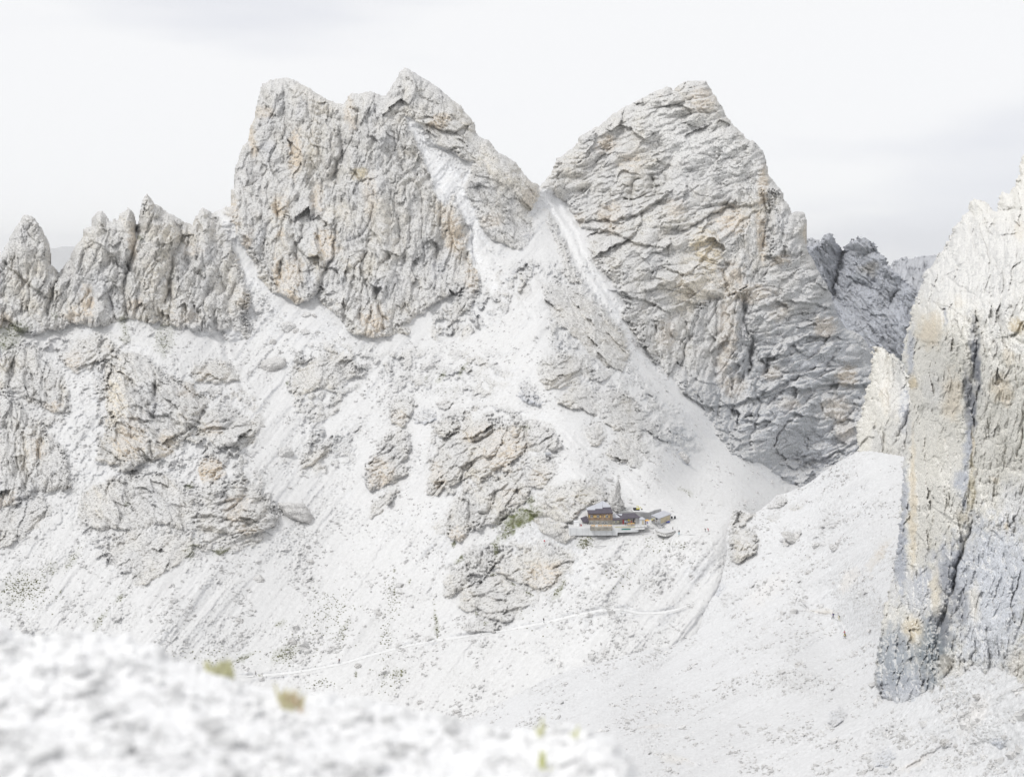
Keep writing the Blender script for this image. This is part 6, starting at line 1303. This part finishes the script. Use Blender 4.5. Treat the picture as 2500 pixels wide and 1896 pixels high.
BL2 = [(1932, 1314, 52, 22, -.4, "long low slab boulder on the near slope left of the cliff"), (1973, 1399, 18, 13, -.2, "dark-shadowed boulder in the stone band on the near slope"), (2308, 1813, 26, 17, -.1, "boulder below the foot of the cliff"), (2335, 1820, 14, 11, 0, "smaller boulder right of the one below the cliff foot"),
       (1331, 1774, 15, 14, 0, "lone boulder just above the blurred ridge"), (1948, 1621, 16, 10, 0, "small grey boulder on the lower near slope"), (1995, 1333, 24, 15, -.2, "white block in the stone band on the near slope"), (2040, 1337, 30, 18, -.3, "broad white block at the top of the stone band"),
       (1870, 1421, 14, 9, -.4, "small white boulder under the stone band"), (1842, 1258, 16, 10, 0, "boulder on the skyline of the near slope"), (1908, 1228, 20, 12, .2, "pale boulder at the skyline notch before the shaded wall"), (2390, 1700, 30, 14, -.2, "broken block at the cliff foot on the right")]
for i, (px, py, wpx, hpx, tl, lb) in enumerate(BLD + BL2):
    g_ = GZ if i < len(BLD) else GZ2
    Yc = surf(g_, px, py); s_ = Yc / F
    o = lump("boulder", P3(px, py, Yc - wpx * s_ * -.05), wpx * s_ * .54, m_b1, lb, "boulder", 40 + i, (1, .8, hpx / wpx * 1.1), tilt=-tl, sub=4)
    attr_white(o, (.60, .59, .58) if 'pale' not in lb and 'white' not in lb else (.66, .655, .65))
    tag(o, group="boulders on the scree")

def spire(name, px, pyb, pyt, wpx, Yc, mat, label, seed):
    s_ = Yc / F; base = P3(px, pyb, Yc); H_ = (pyb - pyt) * s_; W_ = wpx * s_ / 2
    n_, m_ = 40, 26; vs, fs = [], []
    for j in range(m_ + 1):
        t = j / m_; r0 = W_ * (1 - t) ** .85 * (1 + .25 * math.sin(t * 9)) + .02
        for i in range(n_):
            a = 2 * math.pi * i / n_
            nz = float(fbm(np.array([a * 1.7 + 3]), np.array([t * 5.0]), seed, 4, .65)[0])
            r_ = r0 * (1 + .9 * nz)
            vs.append((base.x + r_ * math.cos(a) + W_ * .35 * t, base.y + r_ * .8 * math.sin(a), base.z - 1.5 + (H_ + 1.5) * t))
    for j in range(m_):
        for i in range(n_): fs.append((j * n_ + i, j * n_ + (i + 1) % n_, (j + 1) * n_ + (i + 1) % n_, (j + 1) * n_ + i))
    fs.append(tuple(range(m_ * n_, (m_ + 1) * n_)))
    me = bpy.data.meshes.new(name); me.from_pydata(vs, [], fs); me.update(); me.materials.append(mat)
    o = bpy.data.objects.new(name, me); col.objects.link(o); tag(o, label, "rock"); attr_white(o, (.50, .495, .49)); return o
spire("rock_spire", 1505, 1236, 1169, 30, 457, m_b1, "pointed grey rock pinnacle standing right behind the refuge house", 8)

# --- trodden paths
def ribbon(name, pts, half, gz, label, off=.7):
    p = np.array(pts, float); seg = np.hypot(*np.diff(p, axis=0).T); L_ = np.concatenate([[0], np.cumsum(seg)])
    n = int(L_[-1] / 4); t = np.linspace(0, L_[-1], n); xs = np.interp(t, L_, p[:, 0]); ys = np.interp(t, L_, p[:, 1])
    ys = np.convolve(np.pad(ys, 4, 'edge'), np.ones(9) / 9, 'valid')
    xs = np.convolve(np.pad(xs, 4, 'edge'), np.ones(9) / 9, 'valid')
    x0, y0, st, z = gz
    dep = np.array([surf(gz, a, b) for a, b in zip(xs, ys)]) - .12
    dep = np.convolve(np.pad(dep, 2, 'edge'), np.ones(5) / 5, 'valid')
    v = []; f = []
    for i in range(n):
        hw = min(1, .25 + i / 12, .1 + (n - i) / 25) * half * (1 + .35 * float(gn(np.array([i / 7.0]), np.array([.5]), 3)[0]))
        ti = (xs[min(i + 1, n - 1)] - xs[max(i - 1, 0)], ys[min(i + 1, n - 1)] - ys[max(i - 1, 0)]); ln = math.hypot(*ti) or 1; nx, ny = -ti[1] / ln, ti[0] / ln
        if ny < 0: nx, ny = -nx, -ny
        for k in (-1, -.4, .3, .9):
            qx, qy = xs[i] + nx * hw * k, ys[i] + ny * hw * k
            dd = sum(surf(gz, qx + a_ * 3 * ti[0] / ln, qy + a_ * 3 * ti[1] / ln) for a_ in (-2, -1, 0, 1, 2)) / 5
            v.append(tuple(P3(qx, qy, dd - .16)))
    for i in range(n - 1):
        for k in range(3): a = i * 4 + k; f.append([a, a + 1, a + 5, a + 4])
    me = bpy.data.meshes.new(name); me.from_pydata(v, [], f); me.update(); me.polygons.foreach_set("use_smooth", [True] * len(f))
    o = obj(name, me, None, m_path); tag(o, label, "path", kind='structure'); return o
ribbon("path", PATH_A, 2.9, GZ, "long pale trail crossing the slope below the rocks", .6)
ribbon("path", PATH_B, 1.0, GZ, "thin trail dropping from the round platform", .5)
ribbon("path", PATH_C, .9, GZ2, "faint trail on the near slope under the cliff", .35)
ribbon("path", PATH_D, 1.0, GZ, "trail crossing the pass right of the refuge", .4)

# --- loose stones and grass nobody could count
def scatter(name, n, fn, mats, label, cat, size, flat, seed, gz_list, ico=False):
    r = np.random.default_rng(seed); V_, F_ = [], []
    base = np.array([(-1, -1, -1), (1, -1, -1), (1, 1, -1), (-1, 1, -1), (-1, -1, 1), (1, -1, 1), (1, 1, 1), (-1, 1, 1)], float) * .6
    fc = np.array([(0, 3, 2, 1), (4, 5, 6, 7), (0, 1, 5, 4), (1, 2, 6, 5), (2, 3, 7, 6), (3, 0, 4, 7)])
    pts = fn(r, n); k = 0
    for (px, py, sz, gi) in pts:
        gz_ = gz_list[gi]; Yc = surf(gz_, px, py); c = np.array(P3(px, py, Yc - .05 if Yc > 50 else Yc))
        b = base * (1 + r.normal(0, .28, (8, 3))); b *= np.array([1, 1, flat]) * sz
        a = r.uniform(0, 6.28); R = np.array([[math.cos(a), -math.sin(a), 0], [math.sin(a), math.cos(a), 0], [0, 0, 1]])
        b = b @ R.T
        tl = r.normal(0, .3); R = np.array([[math.cos(tl), 0, math.sin(tl)], [0, 1, 0], [-math.sin(tl), 0, math.cos(tl)]]); b = b @ R.T
        V_.append(b + c); F_.append(fc + k); k += 8
    me = bpy.data.meshes.new(name); me.from_pydata(np.concatenate(V_).tolist(), [], np.concatenate(F_).tolist()); me.update(); me.materials.append(mats)
    o = bpy.data.objects.new(name, me); col.objects.link(o); tag(o, label, cat, kind='stuff'); return o
m_stone = flat_mat("loose_stone", (.55, .545, .54), .95, .25, .5)
def in_scree(px, py, gi):
    if gi == 0:
        j = int((px - X[0, 0]) / ST); i = int((py - Y[0, 0]) / ST)
        return 0 <= i < MK.shape[0] and 0 <= j < MK.shape[1] and MK[i, j] < .4 and keep[i, j] and sdE[i, j] < 0
    j = int((px - X2[0, 0]) / 1.8); i = int((py - Y2[0, 0]) / 1.8)
    return 0 <= i < MK2.shape[0] and 0 <= j < MK2.shape[1] and k2[i, j] and MK2[i, j] < .4
def stones_fn(r, n):
    out = []
    cand = np.stack([r.uniform(0, 2250, n * 6), r.uniform(700, 1850, n * 6)], 1)
    den = fbm(cand[:, 0] / 90, cand[:, 1] / 90, 200, 3) + .5 * fbm((cand[:, 0] * .77 + cand[:, 1] * .64) / 140, (cand[:, 0] * -.64 + cand[:, 1] * .77) / 18, 201, 2)
    for (px, py), d in zip(cand, den):
        if r.random() > max(0.03, min(1, d * 3.2)): continue
        if in_scree(px, py, 0): out.append((px, py, float(r.lognormal(-.95, .5)), 0))
        if len(out) > n: break
    m = 0
    cand = np.stack([r.uniform(1100, 2500, n * 6), r.uniform(1120, 1890, n * 6)], 1)
    den = fbm(cand[:, 0] / 100, cand[:, 1] / 60, 210, 3) + .6 * fbm((cand[:, 0] * .9 + cand[:, 1] * -.45) / 160, (cand[:, 0] * .45 + cand[:, 1] * .9) / 16, 211, 2)
    for (px, py), d in zip(cand, den):
        if r.random() > max(0.03, min(1, d * 3.2)): continue
        if in_scree(px, py, 1): out.append((px, py, float(r.lognormal(-1.35, .5)), 1)); m += 1
        if m > n * .8: break
    return out
scatter("scree_stones", 7000, stones_fn, m_stone, "loose angular stones strewn over the scree slopes", "stones", 1, .7, 3, [GZ, GZ2])
m_grass = flat_mat("alpine_grass", (.19, .19, .12), .95, .35, .7)
SHRUB = [(G([(2000, 200)])[0], 70, 60, 260), (G([(1850, 380)])[0], 60, 60, 260), (G([(1250, 500)])[0], 90, 30, 130), (FV([(380, 120)])[0], 18, 70, 220), (FV([(350, 370)])[0], 18, 45, 130), (FV([(60, 200)])[0], 50, 60, 160), (FV([(380, 620)])[0], 50, 50, 200), (G([(1900, 660)])[0], 60, 12, 90), (C([(120, 1530)])[0], 60, 40, 160), (G([(200, 130)])[0], 70, 40, 200),
         (H([(540, 1180)])[0], 40, 24, 120), (H([(330, 1400)])[0], 50, 40, 110), (H([(730, 1180)])[0], 24, 12, 50), (D([(640, 1580)])[0], 16, 40, 90), (J([(700, 430)])[0], 160, 60, 90), (A([(960, 1030)])[0], 20, 34, 120), (H([(90, 1170)])[0], 20, 14, 60), (FV([(1150, 230)])[0], 70, 50, 80), (D([(1000, 330)])[0], 60, 40, 50), (FV([(90, 380)])[0], 22, 40, 80)]
def grass_fn(r, n):
    out = []
    for (c0, rx, ry, ang, cx_, st_) in GREEN:
        ca, sa = math.cos(math.radians(ang)), math.sin(math.radians(ang))
        for _ in range(int(min(260, rx * ry * .35 * st_ + 3))):
            u, v_ = r.normal(0, .5, 2) * (rx, ry)
            out.append((c0[0] + u * ca + v_ * sa, c0[1] - u * sa + v_ * ca, float(r.uniform(.1, .36)), 0))
    for (c0, rx, ry, k) in SHRUB:
        for _ in range(k // 2):
            u, v_ = r.normal(0, .5, 2) * (rx, ry)
            px_, py_ = c0[0] + u, c0[1] + v_
            if in_scree(px_, py_, 0): out.append((px_, py_, float(r.uniform(.1, .36)), 0))
    return out
scatter("grass", 0, grass_fn, m_grass, "sparse green and grey-green grass tufts and cushions on the slopes", "grass", 1, .55, 5, [GZ])

m_fst = flat_mat("ridge_stones", (.66, .66, .66), .95, .3, 9)
def fore_fn(r, n):
    out = []
    for _ in range(n * 3):
        px_, py_ = r.uniform(-20, 1560), r.uniform(1520, 1900)
        i, j = int((py_ - 1380) / 3), int((px_ + 1000) / 3)
        if sdf[i, j] < 10: continue
        if float(fbm(np.array([px_ / 120]), np.array([py_ / 60]), 300, 3)[0]) + r.uniform(-.3, .3) < -.05: continue
        out.append((px_, py_, float(min(.045, r.lognormal(-4.5, .55))), 0))
        if len(out) >= n: break
    return out
SOFF = .0
scatter("gravel", 1000, fore_fn, m_fst, "loose pale stones lying on the near ridge", "gravel", 1, .6, 11, [GZF])

# --- plants on the foreground ridge
def fplant(px, py, w_, h_, n, cols, label, seed):
    r = random.Random(seed); c = P3(px, py, surf(GZF, px, py) - .02); s_ = c.y / F
    root = thing("plant", c, label, "plant", "small plants on the blurred ridge")
    for ci, (cc, frac) in enumerate(cols):
        b = MB()
        for i in range(int(n * frac * .45)):
            t = max(-1.3, min(1.3, r.gauss(0, .5))); bx = c.x + t * w_ * s_; bz = c.z - (t + .25 * t * t + r.gauss(0, .13)) * h_ * s_; by = c.y + r.uniform(-.03, .03)
            l_ = r.uniform(.015, .04); dx, dy = r.uniform(-.6, .6) * l_, r.uniform(-.6, .6) * l_
            k = len(b.v); b.v += [(bx - .004, by, bz - .01), (bx + .004, by, bz - .01), (bx + dx * .6 + .004, by + dy * .6, bz + l_ * .7), (bx + dx, by + dy, bz + l_), (bx + dx * .6 - .004, by + dy * .6, bz + l_ * .7)]
            b.f.append([k, k + 1, k + 2, k + 3, k + 4])
        me = bpy.data.meshes.new("leaves"); me.from_pydata(b.v, [], b.f); me.update()
        obj("leaves" if ci == 0 else "flowers", me, root, flat_mat("leaf_%d_%d" % (seed, ci), cc, .8, .15, 20))
fplant(540, 1643, 30, 10, 80, [((.53, .52, .33), 1)], "yellow-green tuft on the ridge crest, nearest the trail's left end", 1)
fplant(712, 1722, 28, 16, 90, [((.58, .55, .36), .8), ((.66, .51, .36), .3)], "ochre and green tuft with orange flowers on the ridge slope", 2)
fplant(1325, 1870, 10, 12, 15, [((.50, .51, .24), 1)], "green sprig low on the right part of the ridge", 3)
fplant(1400, 1800, 4, 6, 8, [((.60, .61, .35), 1)], "small green sprig at the right end of the ridge crest", 4)
fplant(1320, 1796, 4, 4, 8, [((.6, .6, .38), 1)], "tiny pale sprig beside the one at the right crest", 5)

# --- the air between the peaks
hb = MB().box(-9200, 9200, -1700, 12200, -650, 175).mesh("haze")
hm = bpy.data.materials.new("haze_air"); hm.use_nodes = True
t_ = hm.node_tree; t_.nodes.clear()
ho = t_.nodes.new("ShaderNodeOutputMaterial"); hv = t_.nodes.new("ShaderNodeVolumePrincipled")
hv.inputs["Color"].default_value = (.95, .97, 1.0, 1); hv.inputs["Density"].default_value = 0.00004
t_.links.new(hv.outputs[0], ho.inputs["Volume"])
o = obj("haze", hb, None, hm); tag(o, "thin pale air over the mountains", "haze", kind='stuff')
